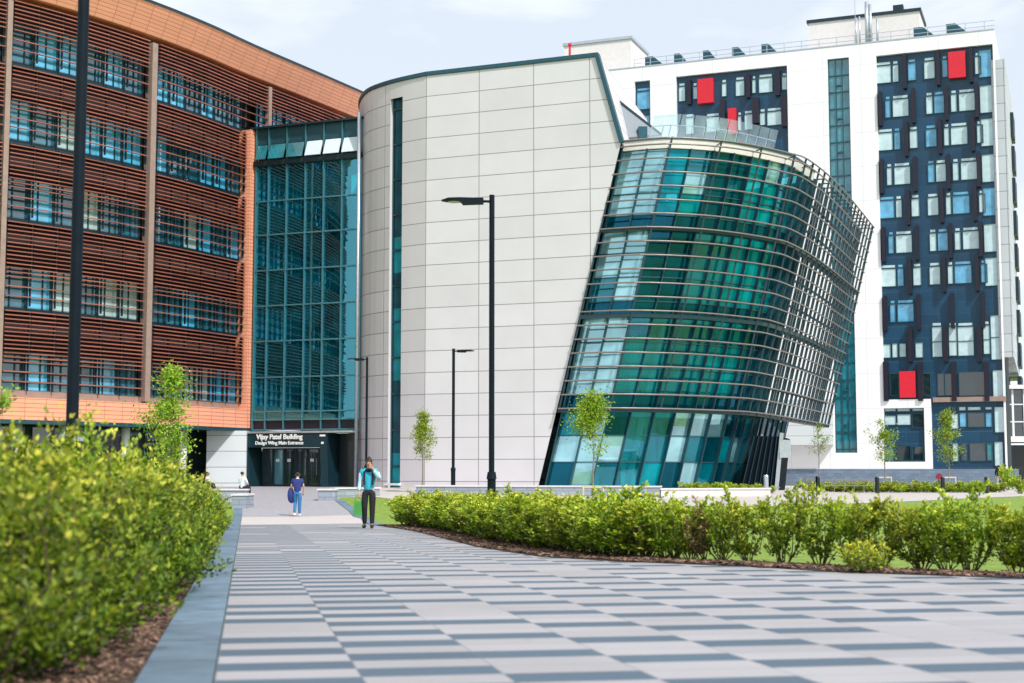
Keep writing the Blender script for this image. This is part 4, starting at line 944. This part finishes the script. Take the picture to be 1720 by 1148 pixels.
# ------------------------------------------------------------------ low walls
def low_wall(name, label, p, q, h, th, m='wallstone', capm='cap'):
    p, q = Vector(p), Vector(q); t = thing(name, label, 'wall', (p.x, p.y, gz(p.x, p.y))); d = (q-p); n = Vector((-d.y, d.x)).normalized()*th
    z0 = min(gz(p.x, p.y), gz(q.x, q.y))-.1; z1 = max(gz(p.x, p.y), gz(q.x, q.y))+h; g = MB()
    g.hexa([V3(p, z0), V3(q, z0), V3(q+n, z0), V3(p+n, z0), V3(p, z1-.07), V3(q, z1-.07), V3(q+n, z1-.07), V3(p+n, z1-.07)], 0, uvs=0); g.build('wall_body', m, t)
    g = MB(); e = d.normalized()*.04; o = n.normalized()*.04
    g.hexa([V3(p-e-o, z1-.07), V3(q+e-o, z1-.07), V3(q+n+e+o, z1-.07), V3(p+n-e+o, z1-.07), V3(p-e-o, z1), V3(q+e-o, z1), V3(q+n+e+o, z1), V3(p+n-e+o, z1)]); g.build('coping', capm, t); return t, z1
def X(px, Y): return (px-860)/F*Y*1.004
low_wall('stone_wall', 'long low grey stone wall with pale coping, in front of the cream facade behind the hedge', (X(700, 72), 72), (X(1106, 69), 69), .45, .5)
low_wall('stone_wall', 'low grey stone wall end with pale coping, right of the entrance path near the walking woman', (X(537, 66), 66), (X(566, 66), 66), .55, .8)
low_wall('stone_wall', 'low grey wall running back along the dark recess behind the path-side stone block', (X(566, 68.5), 68.5), (X(640, 70.5), 70.5), .42, .4)
low_wall('concrete_wall', 'long pale concrete retaining wall in front of the leaning glass entrance', (X(1108, 69), 69), (X(1290, 70.5), 70.5), .42, .5, 'palewall', 'cap')
_, zw1 = low_wall('stone_wall', 'grey stone seat wall beside the left lamp hedge, nearer of the two at the path', (X(394, 60), 60), (X(419, 60), 60), .62, 1.6)
_, zw2 = low_wall('stone_wall', 'upper grey stone seat wall by the entrance path where two people sit', (X(335, 66), 66), (X(419, 66), 66), .55, .7)

# ------------------------------------------------------------------ lamps
def lamp(label, px, Y, h, side, r=.057, arm=True, basez=None):
    x = X(px, Y); z = gz(x, Y); t = thing('street_lamp', label, 'street lamp', (x, Y, z), 'street lamps')
    g = MB(); g.tube((x, Y, z-.1), (x, Y, z+1.15), r*1.55, n=20); g.tube((x, Y, z+1.15), (x, Y, z+1.3), r*1.9, r*1.5, n=20); g.build('base_section', 'pole', t, smooth=False)
    g = MB(); g.tube((x, Y, z+1.25), (x, Y, z+h), r*1.05, r, n=20); g.build('pole', 'pole', t)
    if side:
        g = MB(); g.tube((x, Y, z+h-.14), (x+side*.3, Y, z+h-.13), .028, n=8); ar = g.build('arm', 'pole', t)
        g = MB(); zz_ = z+h-.13; s_ = side
        prof = [(.18, .055, -.06, .10), (.62, .06, -.07, .13), (.66, .06, -.015, .14), (.92, .055, -.01, .13), (1.07, .02, .0, .06)]
        for (a, t1, b1, w_), (c_, t2, b2, w2) in zip(prof, prof[1:]):
            if w_ and c_-a > .01:
                xa, xb = x+s_*a, x+s_*c_
                P = [(xa, Y-w_, zz_+b1), (xb, Y-w2, zz_+b2), (xb, Y+w2, zz_+b2), (xa, Y+w_, zz_+b1), (xa, Y-w_, zz_+t1), (xb, Y-w2, zz_+t2), (xb, Y+w2, zz_+t2), (xa, Y+w_, zz_+t1)]
                if s_ < 0: P = [P[1], P[0], P[3], P[2], P[5], P[4], P[7], P[6]]
                g.hexa(P)
        g.build('lamp_head', 'pole', t)
        g = MB(); g.ell((x+s_*.80, Y, zz_-.015), (.15, .10, .03)); g.build('lens', 'lens', t, smooth=True)
    return t
def hgt(px, ytop, Y): return at(px, ytop, Y).z-gz(X(px, Y), Y)
lamp('tall dark lamp column with arm pointing left, before the middle of the cream wall', 826, 30, hgt(826, 328, 30), -1)
lamp('small distant lamp with head to the right, left of the tall lamp column', 762, 73, hgt(762, 586, 73), 1, .075)
lamp('thin distant lamp post by the rounded cream corner, head pointing left', 617, 76, hgt(617, 600, 76), -1, .06)
x = -.3075*17; t = thing('street_lamp', 'nearest, thickest dark lamp column rising out of the left hedge past the picture top', 'street lamp', (x, 17, gz(x, 17)), 'street lamps')
g = MB(); zf_ = at(122, 737, 17).z; g.tube((x, 17, gz(x, 17)-.1), (x, 17, zf_), .09, n=24); g.build('base_section', 'pole', t)
g = MB(); g.tube((x, 17, zf_-.03), (x, 17, zf_+.03), .15, n=24); g.tube((x, 17, zf_+.03), (x, 17, zf_+.07), .15, .09, n=24); g.build('collar', 'steel', t)
g = MB(); g.tube((x, 17, zf_+.05), (x, 17, 7.6), .072, .066, n=24); g.build('pole', 'pole', t)
g = MB(); g.tube((x, 17, 7.5), (x-.3, 17, 7.5), .03, n=8); g.build('arm', 'pole', t)
g = MB(); g.box((x-.65, 17, 7.5), (.8, .26, .11)); g.build('lamp_head', 'pole', t)

# ------------------------------------------------------------------ vegetation
def leaf(mb, age, c, d, size, a, rr):
    """a folded lance leaf: two faces sharing the midrib"""
    d = d.normalized(); s = d.cross(Vector((rr.uniform(-1, 1), rr.uniform(-1, 1), rr.uniform(-.3, 1))))
    if s.length < .05: s = d.orthogonal()
    s = s.normalized(); n = d.cross(s); L_ = size; w = size*.27; k = len(mb.v)
    mb.v += [tuple(c), tuple(c+d*L_*.45+s*w+n*w*.35), tuple(c+d*L_), tuple(c+d*L_*.45-s*w+n*w*.35)]
    mb.f.append((k, k+1, k+2)); mb.f.append((k, k+2, k+3)); mb.m += [1, 1]; mb.uv += [None, None]; age += [a, a]
def shrub_mesh(name, h, rad, stems, leaves, size, mleaf, seed, upright=.75, base=.12, skirt=0):
    rr = random.Random(seed); mb = MB(); age = []; tips = []
    for i in range(stems):
        a = rr.uniform(0, 6.283); r0 = rad*.25*rr.random(); p = Vector((math.cos(a)*r0, math.sin(a)*r0, 0)); hh = h*rr.uniform(.72, 1.0)
        if rr.random() < .08: hh *= 1.18
        out = rr.uniform(.25, 1.0)*rad
        if i < skirt: hh = h*rr.uniform(.22, .5); out = rad*rr.uniform(.9, 1.25)
        n = 6; pts = [p]
        for k in range(1, n+1):
            t = k/n; rr_ = out*math.sin(min(1, t*1.5)*1.57)*(1-.25*max(0, t-.6)); pts.append(Vector((math.cos(a)*(r0+rr_)+rr.gauss(0, .018), math.sin(a)*(r0+rr_)+rr.gauss(0, .018), hh*t)))
        for k in range(n): mb.tube(pts[k], pts[k+1], .006*(1-k/n)+.002, .006*(1-(k+1)/n)+.002, n=4, caps=False)
        tips.append(pts)
        for q in range(5):
            k = rr.randint(1, n-1); b = pts[k]; e = b+Vector((rr.gauss(0, .12), rr.gauss(0, .12), rr.uniform(.05, .24)))*(rad/.35)**.5
            mb.tube(b, e, .004, .002, n=3, caps=False); tips.append([b, (b+e)/2, e])
    age += [0]*len(mb.f)
    for i in range(leaves):
        pts = rr.choice(tips); t = rr.random()**.7*(len(pts)-1); k = min(int(t), len(pts)-2); c = pts[k].lerp(pts[k+1], t-k)
        if c.z < base*h and rr.random() < .85: continue
        ax = (pts[k+1]-pts[k]).normalized(); d = ax*upright+Vector((rr.gauss(0, 1), rr.gauss(0, 1), rr.gauss(0, .6)))*.55
        c = c+Vector((rr.gauss(0, 1), rr.gauss(0, 1), rr.gauss(0, 1)))*.02*(rad/.3)
        tipness = t/(len(pts)-1)
        leaf(mb, age, c, d, size*rr.uniform(.6, 1.2), max(0, min(1, .75*tipness*(c.z/h)+.25*rr.random())), rr)  # paler towards tips as new growth; shade lower down is painted in
    o = mb.build(name, ['stem', mleaf], age=age); return o
def place(o, x, y, rz, s, label, group, first):
    c = o if first else o.copy()
    if not first: COL.objects.link(c)
    c.location = (x, y, gz(x, y)); c.rotation_euler = (0, 0, rz); c.scale = s
    tag(c, label, 'shrub', group); return c
rv = random.Random(21)
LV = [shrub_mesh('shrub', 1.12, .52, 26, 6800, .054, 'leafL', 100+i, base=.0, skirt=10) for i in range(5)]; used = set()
LABL = 'dense yellow-green shrub of the left hedge, in mulch beside the granite kerb'
n = 0; v = 4.6
while v < 41.2:
    step = .62 if v < 14 else .72
    for row, off in enumerate((1.18, 1.85, 2.6, 3.4)):
        if row == 2 and v < 6.5: continue
        if row == 3 and v < 10: continue
        if row == 3 and v > 30: continue
        if v < 5.4 and row == 0: continue
        u = -.12-.31-off+.57+rv.gauss(0, .05); x, y = uvp(u+(0 if v < 10 else .06), v+rv.uniform(-.15, .15)+row*.2)
        i = rv.randrange(5); s = rv.uniform(.90, 1.06); s *= .80+.028*(v-4.6) if v < 11 else max(.68, 1.0-(v-11)*.0120)
        place(LV[i], x, y, rv.uniform(0, 6.28), (s*.92, s*.92, s*rv.uniform(.92, 1.10)), LABL, 'shrubs of the left hedge', i not in used); used.add(i); n += 1
    v += step
# a close bush corner at lower left
for (u, v) in ((-1.45, 3.9), (-1.95, 4.4), (-1.5, 3.3), (-1.42, 4.8)):
    x, y = uvp(u, v); place(LV[rv.randrange(5)], x, y, rv.uniform(0, 6.28), (.66, .66, .6), LABL, 'shrubs of the left hedge', False)
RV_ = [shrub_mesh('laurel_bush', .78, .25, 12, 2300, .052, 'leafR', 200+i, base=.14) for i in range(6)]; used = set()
bush_px = [1720, 1678, 1603, 1560, 1515, 1452, 1377, 1314, 1255, 1192, 1138, 1088, 1025]
front = Curve([Vector(p) for p in rb])
S_list = []
for px in bush_px: S_list.append((front.s_px(px), .78))
s_ = front.s_px(1005); last = front.s_px(640)
while s_ < last:
    S_list.append((s_, .68)); S_list.append((s_+.2, 1.2)) ; s_ += .46
for k, px in enumerate((1760, 1805, 1855, 1920)): S_list.append((front.s_px(px), .78))
LABR = 'upright yellow-green bush of the right hedge, in the mulch along the paving'
for k, (s_, off) in enumerate(S_list):
    p = front.at(s_, off+rv.uniform(-.05, .05)); i = rv.randrange(6); far = k >= 13 and k < len(S_list)-4; s = rv.uniform(.92, 1.12)*(1.06 if far else 1.0)
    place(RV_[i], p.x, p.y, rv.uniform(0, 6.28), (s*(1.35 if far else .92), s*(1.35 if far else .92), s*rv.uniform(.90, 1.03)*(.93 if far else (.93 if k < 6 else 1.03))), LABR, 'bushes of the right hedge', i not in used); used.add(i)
rb1 = shrub_mesh('laurel_bush', .72, .22, 8, 800, .05, 'leafB', 333, base=.2); p = front.at(front.s_px(1110), .75)
place(rb1, p.x, p.y, 1, (1, 1, 1), 'sparse reddish brown bush standing among the green bushes of the right hedge', None, True)
gc = shrub_mesh('ground_shrub', .22, .3, 10, 900, .05, 'leafR', 444, base=0); p = front.at(front.s_px(1447), .2)
place(gc, p.x, p.y, 1, (1, 1, 1), 'low green plant creeping onto the paving edge below the right hedge', None, True)
def sapling(label, px, Y, ytop, ycb, rad, leaves, size, seed, stake=False, dens=1.0, trunk_r=.035, cat='tree', mleaf='leafT', lean=0):
    x = X(px, Y); z = gz(x, Y); H = at(px, ytop, Y).z-z; cb = at(px, ycb, Y).z-z; rr = random.Random(seed); t = thing('young_tree', label, cat, (x, Y, z))
    tr = MB(); pts = [Vector((x+lean*k/6+rr.gauss(0, .02)*(k > 0), Y+rr.gauss(0, .02), z+H*.97*k/6)) for k in range(7)]
    for k in range(6): tr.tube(pts[k], pts[k+1], trunk_r*(1-k/7), trunk_r*(1-(k+1)/7), n=7)
    twigs = []
    for i in range(26):
        k = rr.uniform(max(.02, cb/H), .97); j = min(5, int(k*6)); b = pts[j].lerp(pts[j+1], k*6-j) if k*6 < 6 else pts[6]
        rel = (k-cb/H)/(1-cb/H); wd = rad*math.sin(min(1, .25+rel*1.1)*math.pi)**.7 if rel < .75 else rad*.55*(1.05-rel)/.3
        a = rr.uniform(0, 6.283); e = b+Vector((math.cos(a)*wd, math.sin(a)*wd, wd*rr.uniform(.7, 1.3)))*rr.uniform(.6, 1.1)
        if e.z > z+H: e.z = z+H
        tr.tube(b, e, trunk_r*.28, trunk_r*.1, n=4); twigs.append((b, e))
        for _ in range(2):
            m_ = b.lerp(e, rr.uniform(.4, .9)); f_ = m_+Vector((rr.gauss(0, .3), rr.gauss(0, .3), rr.uniform(0, .4)))*wd; tr.tube(m_, f_, trunk_r*.12, trunk_r*.06, n=3); twigs.append((m_, f_))
    tr.build('trunk', 'bark', t)
    cr_ = MB(); age = []
    for i in range(leaves):
        b, e = rr.choice(twigs); k = rr.uniform(.15, 1.05); c = b.lerp(e, k)+Vector((rr.gauss(0, 1), rr.gauss(0, 1), rr.gauss(0, 1)))*.11*dens*rad/.6
        leaf(cr_, age, c, (e-b)+Vector((rr.gauss(0, 1), rr.gauss(0, 1), rr.gauss(0, 1)))*.5, size*rr.uniform(.6, 1.2), rr.random(), rr)
    cr_.m = [0]*len(cr_.f); cr_.build('crown', mleaf, t, age=age)
    if stake:
        g = MB(); s_ = .42
        for a in (-s_, s_): g.tube((x+a, Y, z-.1), (x+a, Y, z+.95), .045, n=8)
        g.beam((x-s_-.05, Y, z+.92), (x+s_+.05, Y, z+.92), .05, .09); g.build('stake_frame', 'timber', t)
    return t
sapling('young tree with bright green leafy top rising from the left hedge before the terracotta facade', 292, 33, 618, 800, .62, 3600, .085, 1, dens=1.1, lean=-.05)
sapling('slim conical young tree planted before the cream wall, left of the distant lamp', 711, 73, 690, 772, .66, 3000, .11, 2, dens=1.2, trunk_r=.05)
sapling('staked young tree with a round yellow-green crown in front of the leaning glass', 995, 60, 664, 765, .92, 4200, .12, 3, dens=1.3, stake=True, trunk_r=.05)
sapling('thin sparse young tree at the right foot of the sunscreen', 1371, 88, 712, 765, .6, 420, .12, 4, trunk_r=.045)
sapling('airy young tree with few leaves against the tower left of the white window frame', 1481, 95, 706, 776, .95, 1400, .14, 5, stake=True, trunk_r=.05)
sapling('fuller young tree in front of the dark ground floor windows of the white tower', 1588, 95, 688, 780, .85, 2600, .14, 6, stake=True, trunk_r=.05)
sapling('nearest twig of a young tree at the left picture edge above the hedge', 4, 11, 650, 690, .14, 130, .05, 7, trunk_r=.012)
# planting in front of the tower and drum
PV_ = [shrub_mesh('low_bush', .7, .5, 10, 900, .12, 'leafR', 500+i, base=.0) for i in range(3)]; used = set(); rq = random.Random(4)
for k in range(44):
    px = 1352+(1668-1352)*k/43; Y = 90+rq.uniform(-1, 1.5); i = rq.randrange(3); x = X(px, Y)
    place(PV_[i], x, Y, rq.uniform(0, 6.28), (1, 1, rq.uniform(.5, .95)), 'low bush in the strip before the blue-grey tower plinth', 'low bushes before the tower', i not in used); used.add(i)
for k in range(14):
    px = 1150+(1285-1150)*k/13; Y = 73+rq.uniform(-.4, .4); i = rq.randrange(3); x = X(px, Y)
    place(PV_[i], x, Y, rq.uniform(0, 6.28), (.7, .7, rq.uniform(.5, .75)), 'low bush behind the pale concrete wall at the foot of the leaning glass', 'low bushes below the leaning glass', False)
x = X(1706, 84); place(PV_[0], x, 84, 2, (1.0, 1.0, 1.3), 'round dark green bush alone at the right picture edge beside the path', None, False)
x = X(1722, 96); place(PV_[1], x, 100, 2, (1.5, 1.5, 2.2), 'taller bush behind the path at the right picture edge near the bridge wing', None, False)

# ------------------------------------------------------------------ street furniture
def bollard(label, px, Y, h, m, r=.09, cap_='steel'):
    x = X(px, Y); z = gz(x, Y); t = thing('bollard', label, 'bollard', (x, Y, z), 'bollards')
    g = MB(); g.tube((x, Y, z-.05), (x, Y, z+h*.94), r, n=16); g.build('post', m, t); g = MB(); g.tube((x, Y, z+h*.94), (x, Y, z+h), r*1.08, r*.8, n=16); g.build('cap', cap_ if m != 'black' else 'black', t); return t
bollard('pale steel bollard standing right before the dark doorway of the leaning glass', 1283, 72, 1.0, 'steel', .12)
bollard('black bollard nearest the foot of the sunscreen, before the tower plinth', 1369, 86, .95, 'black', .13)
bollard('black bollard left of the white framed ground floor window', 1468, 86, 1.0, 'black', .13)
bollard('black bollard next to the round red sign', 1577, 86, 1.0, 'black', .13)
bollard('black bollard left of the far walking person in a black top', 1650, 86, 1.0, 'black', .13)
x = X(1571, 87); z = gz(x, 87); t = thing('round_sign', 'small round dark red sign on a post beside a black bollard', 'sign', (x, 87, z))
g = MB(); g.tube((x, 87, z), (x, 87, z+.95), .04, n=8); g.build('post', 'dark', t); g = MB(); g.tube((x, 86.93, z+1.02), (x, 87.0, z+1.02), .19, n=20); g.build('disc', 'signred', t)
for lab, pxa, pxb, Y in (('short grey metal rail left of the long one, in front of the tower plinth', 1349, 1362, 88), ('long grey metal rail in front of the tower plinth between bollards', 1380, 1462, 88)):
    t = thing('rail', lab, 'railing', (X(pxa, Y), Y, gz(X(pxa, Y), Y)), 'rails before the tower'); g = MB(); z = gz(X(pxa, Y), Y); n = max(2, int((pxb-pxa)/14))
    for i in range(n+1): xx = X(pxa+(pxb-pxa)*i/n, Y); g.tube((xx, Y, z), (xx, Y, z+.75), .03, n=6); g.build('upright_post', 'tube', t); g = MB()
    g = MB(); g.beam((X(pxa, Y), Y, z+.75), (X(pxb, Y), Y, z+.75), .06, .1); g.beam((X(pxa, Y), Y, z+.4), (X(pxb, Y), Y, z+.4), .05, .06); g.build('top_rail', 'tube', t)
x = X(958, 77); t = tag((lambda g: (g.box((-0.0, 0, .35), (.12, .12, .9)), g.box((0, 0, .85), (.2, .2, .12)), g)[-1])(MB()).build('roof_light', 'red'), 'small red rooftop warning light on the cream building parapet', 'light'); t.location = fp(fz(955, 97)[0], -.2, zR)

# ------------------------------------------------------------------ people
def skin_mesh(verts, edges, radii, name, m, sub=1):
    me = bpy.data.meshes.new(name); me.from_pydata(verts, edges, []); o = bpy.data.objects.new(name, me); COL.objects.link(o)
    md = o.modifiers.new('s', 'SKIN'); md.use_smooth_shade = True; sl = me.skin_vertices[0].data if len(me.skin_vertices) else None
    for i, r in enumerate(radii): sl[i].radius = r if isinstance(r, tuple) else (r, r)
    sl[0].use_root = True; sb = o.modifiers.new('u', 'SUBSURF'); sb.levels = sub; sb.render_levels = sub
    bpy.context.view_layer.update(); dg = bpy.context.evaluated_depsgraph_get(); out = bpy.data.meshes.new_from_object(o.evaluated_get(dg)); bpy.data.objects.remove(o)
    out.materials.clear(); out.materials.append(M[m] if isinstance(m, str) else m); return out
def person(label, x, y, z, rz, top, legs, arms, legp, hairlen=0, sleeve=1.0, sleevem=None, H=1.7, shoes='black', extras=None, sit=False):
    """arms / legp: joint positions in body space (x right of viewer, -y to the front)"""
    k = H/1.7; J = {}; V_ = []; E_ = []; R_ = []
    def J_(n, p, r, par=None):
        J[n] = len(V_); V_.append(Vector(p)*k); R_.append(tuple(q*k for q in r) if isinstance(r, tuple) else r*k)
        if par: E_.append((J[par], J[n]))
    hz = .0 if not sit else -.48
    J_('pel', (0, 0, .95+hz), (.135, .10)); J_('sp', (0, 0, 1.10+hz), (.12, .095), 'pel'); J_('ch', (0, .0, 1.29+hz), (.15, .10), 'sp'); J_('nb', (0, 0, 1.43+hz), (.065, .06), 'ch')
    J_('nk', (0, -.005, 1.49+hz), .048, 'nb'); J_('hd0', (0, -.015, 1.545+hz), (.062, .075), 'nk'); J_('hd', (0, -.01, 1.61+hz), (.076, .09), 'hd0'); J_('ht', (0, 0, 1.645+hz), (.055, .065), 'hd')
    for sd, (el, wr) in zip((-1, 1), arms):
        n = 'LR'[sd > 0]; el = Vector(el)+Vector((0, 0, hz)); wr = Vector(wr)+Vector((0, 0, hz))
        J_(n+'sh', (sd*.175, 0, 1.40+hz), .052, 'ch'); J_(n+'el', el, .038, n+'sh'); J_(n+'wr', wr, .026, n+'el')
        d = (wr-el).normalized(); s = Vector((0, 1, 0)).cross(d); s = s.normalized() if s.length > .1 else Vector((1, 0, 0)); f = d.cross(s)
        J_(n+'pm', wr+d*.07, (.034, .018), n+'wr')
        for q in range(4):
            b = wr+d*.10+s*(q-1.5)*.02; ln = (.062, .075, .07, .055)[q]; J_(n+'f%d' % q, b, .009, n+'pm'); J_(n+'g%d' % q, b+d*ln*.55, .0085, n+'f%d' % q); J_(n+'h%d' % q, b+d*ln*.85+f*ln*.4, .007, n+'g%d' % q)
        b = wr+d*.05-s*.035; J_(n+'t0', b, .011, n+'pm'); J_(n+'t1', b+d*.045-s*.018+f*.012, .009, n+'t0')
    for sd, (kn, an, toe) in zip((-1, 1), legp):
        n = 'lr'[sd > 0]; J_(n+'hp', (sd*.09, 0, .90+hz), .088, 'pel'); J_(n+'kn', kn, .058, n+'hp'); J_(n+'cf', Vector(kn).lerp(Vector(an), .35)+Vector((0, .01, 0)), .055, n+'kn'); J_(n+'an', an, .036, n+'cf'); J_(n+'ft', toe, .032, n+'an')
    t = thing('person', label, 'person', (x, y, z), rz=rz)
    RB = [tuple(q*.72 for q in r) if isinstance(r, tuple) and n in ('pel', 'sp', 'ch') else (r*.72 if n in ('lhp', 'rhp', 'lkn', 'rkn', 'Lsh', 'Rsh') else r) for n, r in zip(J, R_)]
    body = skin_mesh(V_, E_, RB, 'body', 'skin')
    bm = bmesh.new(); bm.from_mesh(body); hc = Vector((0, 0, 1.60+hz))*k
    def add_ell(c, r, mi):
        res = bmesh.ops.create_uvsphere(bm, u_segments=8, v_segments=6, radius=1); 
        for v_ in res['verts']: v_.co = Vector((v_.co.x*r[0], v_.co.y*r[1], v_.co.z*r[2]))*k+Vector(c)*k
        for f_ in {f_ for v_ in res['verts'] for f_ in v_.link_faces}: f_.material_index = mi
    add_ell((0, -.105, 1.585+hz), (.012, .018, .022), 0); add_ell((0, -.094, 1.548+hz), (.024, .01, .007), 2)
    for sd in (-1, 1): add_ell((sd*.03, -.092, 1.61+hz), (.012, .008, .007), 1); add_ell((sd*.082, 0, 1.60+hz), (.012, .022, .03), 0)
    bm.to_mesh(body); bm.free(); body.materials.append(M['hair']); body.materials.append(M['red'])
    def child(me, name):
        o = bpy.data.objects.new(name, me); COL.objects.link(o); o.parent = t; return o
    child(body, 'body')
    def shell(names, grow, name, m, sub=1, cut=None):
        idx = [J[n] for n in names]; mp_ = {j: i for i, j in enumerate(idx)}; vs = [V_[j].copy() for j in idx]; es = [(mp_[a], mp_[b]) for a, b in E_ if a in mp_ and b in mp_]
        rs = []
        for j in idx: r = R_[j]; r = r if isinstance(r, tuple) else (r, r); rs.append((r[0]+grow, r[1]+grow))
        if cut:
            for a, b, f_ in cut: vs.append(V_[J[a]].lerp(V_[J[b]], f_)); es.append((mp_[J[a]], len(vs)-1)); r = R_[J[a]]; rs.append((r[0]*1.02+grow, r[1]*1.02+grow) if isinstance(r, tuple) else (r*.85+grow,)*2)
        return child(skin_mesh(vs, es, rs, name, m, sub), name)
    if sleeve >= 1: shell(['sp', 'pel', 'ch', 'nb', 'Lsh', 'Rsh', 'Lel', 'Rel', 'Lwr', 'Rwr', 'lhp', 'rhp'], .022, 'top', top)
    else: shell(['sp', 'pel', 'ch', 'nb', 'Lsh', 'Rsh', 'lhp', 'rhp'], .022, 'top', top, cut=[('Lsh', 'Lel', .6), ('Rsh', 'Rel', .6)])
    if sleevem:
        for n in 'LR': shell([n+'sh', n+'el', n+'wr'], .023, 'sleeve', sleevem)
    shell(['pel', 'lhp', 'rhp', 'lkn', 'rkn', 'lcf', 'rcf', 'lan', 'ran'], .018, 'trousers', legs, cut=[('pel', 'sp', .5)])
    for sd, (kn, an, toe) in zip((-1, 1), legp):
        g = MB(); a, b = Vector(an)*k, Vector(toe)*k; c = a.lerp(b, .45); c.z = min(a.z, b.z+.02)-.012; dd = (b-a); g.ell(c, (.05*k, .15*k, .05*k), m=0, rot=Matrix.Rotation(math.atan2(dd.y, dd.x)+R(90), 3, 'Z')); g.build('shoe', shoes, smooth=True).parent = t
    g = MB(); g.ell(Vector((0, .018, 1.628+hz))*k, (.086*k, .098*k, .076*k), 14, 10)
    if hairlen: g.ell(Vector((0, .05, 1.55+hz-hairlen*.3))*k, (.085*k, .055*k, (.10+hairlen)*k), 12, 8)
    g.build('hair', 'hair', smooth=True).parent = t
    return t, k
SL_ = dict(teal=mat('teal_top', (.03, .42, .55), .8), navy=mat('navy_top', (.02, .035, .18), .8), jeans=mat('blue_jeans', (.03, .16, .36), .85), blk=mat('black_cloth', (.008, .01, .014), .85), wht=mat('white_cloth', (.7, .74, .78), .85), beige=mat('beige_trousers', (.5, .42, .36), .85), green=mat('green_bag', (.05, .27, .05), .7), pink=mat('pinkish_cloth', (.72, .6, .58), .85))
M.update(SL_)
# walking towards the camera, hand at the head
f1 = gp(619, 888.5); H1 = 1.70
t1, k1 = person('woman in teal top and black trousers walking this way, one hand raised to her face', f1.x, f1.y, f1.z+.012, 0, 'teal', 'blk',
    (((-.22, .01, 1.14), (-.235, -.05, .90)), ((.27, -.06, 1.18), (.13, -.16, 1.42))), (((-.10, -.05, .50), (-.10, .03, .09), (-.11, -.10, .045)), ((.09, -.03, .50), (.09, -.06, .09), (.10, -.19, .045))), .16, sleevem='wht', H=H1)
def parent_to(o, t): o.parent = t; return o
g = MB(); g.beam((-.105, -.128, 1.06), (-.105, -.10, 1.40), .05, .02, up=Vector((0, 1, 0))); g.beam((.105, -.128, 1.06), (.105, -.10, 1.40), .05, .02, up=Vector((0, 1, 0))); parent_to(g.build('backpack_strap', 'blk'), t1)
g = MB(); g.ell((0, -.06, 1.42), (.10, .08, .055), 12, 8); parent_to(g.build('scarf', 'blk', smooth=True), t1)
g = MB(); bw = [(-.10, -.05), (.10, -.05), (.10, .05), (-.10, .05)]
g.hexa([(a*1.1, b*1.2, 0) for a, b in bw]+[(a*.85, b*.6, .34) for a, b in bw]); g.tube((-.08, 0, .33), (-.03, 0, .5), .008); g.tube((.08, 0, .33), (.03, 0, .5), .008); g.tube((-.03, 0, .5), (.03, 0, .5), .008)
bg_ = tag(g.build('shopping_bag', 'green'), 'bright green carrier bag held low by the woman in teal', 'bag'); bg_.location = (f1.x-.26, f1.y-.07, f1.z+.33)
# walking away
f2 = gp(499, 868)
t2, k2 = person('person in a navy t-shirt and blue jeans walking away towards the entrance doors', f2.x, f2.y, f2.z+.012, R(180), 'navy', 'jeans',
    (((-.24, -.01, 1.15), (-.22, -.10, .93)), ((.25, -.02, 1.15), (.20, -.16, .98))), (((-.09, -.02, .50), (-.09, -.02, .09), (-.09, -.15, .045)), ((.09, -.10, .52), (.09, .10, .13), (.09, -.02, .06))), 0, sleeve=.6, H=1.68, shoes='white')
g = MB(); g.ell((0, .01, 1.44), (.075, .07, .03)); parent_to(g.build('collar', 'wht', smooth=True), t2)
g = MB(); g.ell((0, 0, .30), (.13, .10, .30), 12, 8); g.ell((.04, .02, .12), (.10, .08, .14)); j_ = tag(g.build('jacket', 'navy', smooth=True), 'dark navy jacket carried over the left forearm of the person walking away', 'jacket'); j_.location = (f2.x-.27, f2.y+.1, f2.z+.52)
# seated pair
def seated(label, px, Y, z, rz, top, legs):
    return person(label, X(px, Y), Y, z, rz, top, legs, (((-.24, -.06, 1.18), (-.12, -.28, 1.08)), ((.24, -.06, 1.18), (.12, -.28, 1.08))), (((-.11, -.42, .46), (-.11, -.44, .05), (-.11, -.56, .02)), ((.11, -.42, .46), (.11, -.44, .05), (.11, -.56, .02))), 0, H=1.6, sit=True)
seated('dark haired person in a white shirt seated on the stone wall left of the doors', 411, 66.3, zw2-.36, R(150), 'wht', 'blk')
seated('person in a pinkish white top seated on the stone wall by the hedge end', 352, 66.3, zw2-.36, R(110), 'pink', 'blk')
g = MB(); g.ell((0, 0, .14), (.2, .14, .16)); o_ = tag(g.build('handbag', 'blk', smooth=True), 'black bag lying on the stone wall beside the person in the pinkish top', 'bag'); o_.location = (X(360, 66.3), 66.2, zw2)
x = X(1671, 104); person('far person in a black top and beige trousers walking on the path before the tower', x, 104, gz(x, 104)+.012, R(150), 'blk', 'beige',
    (((-.24, -.01, 1.15), (-.24, -.08, .9)), ((.24, -.02, 1.15), (.22, -.14, .95))), (((-.09, -.12, .52), (-.09, -.05, .10), (-.09, -.18, .05)), ((.09, .0, .50), (.09, .16, .13), (.09, .02, .06))), 0, H=1.75)
# trees behind the photographer are seen only as reflections in the glass
print('windows', nwin, 'left shrubs', n)
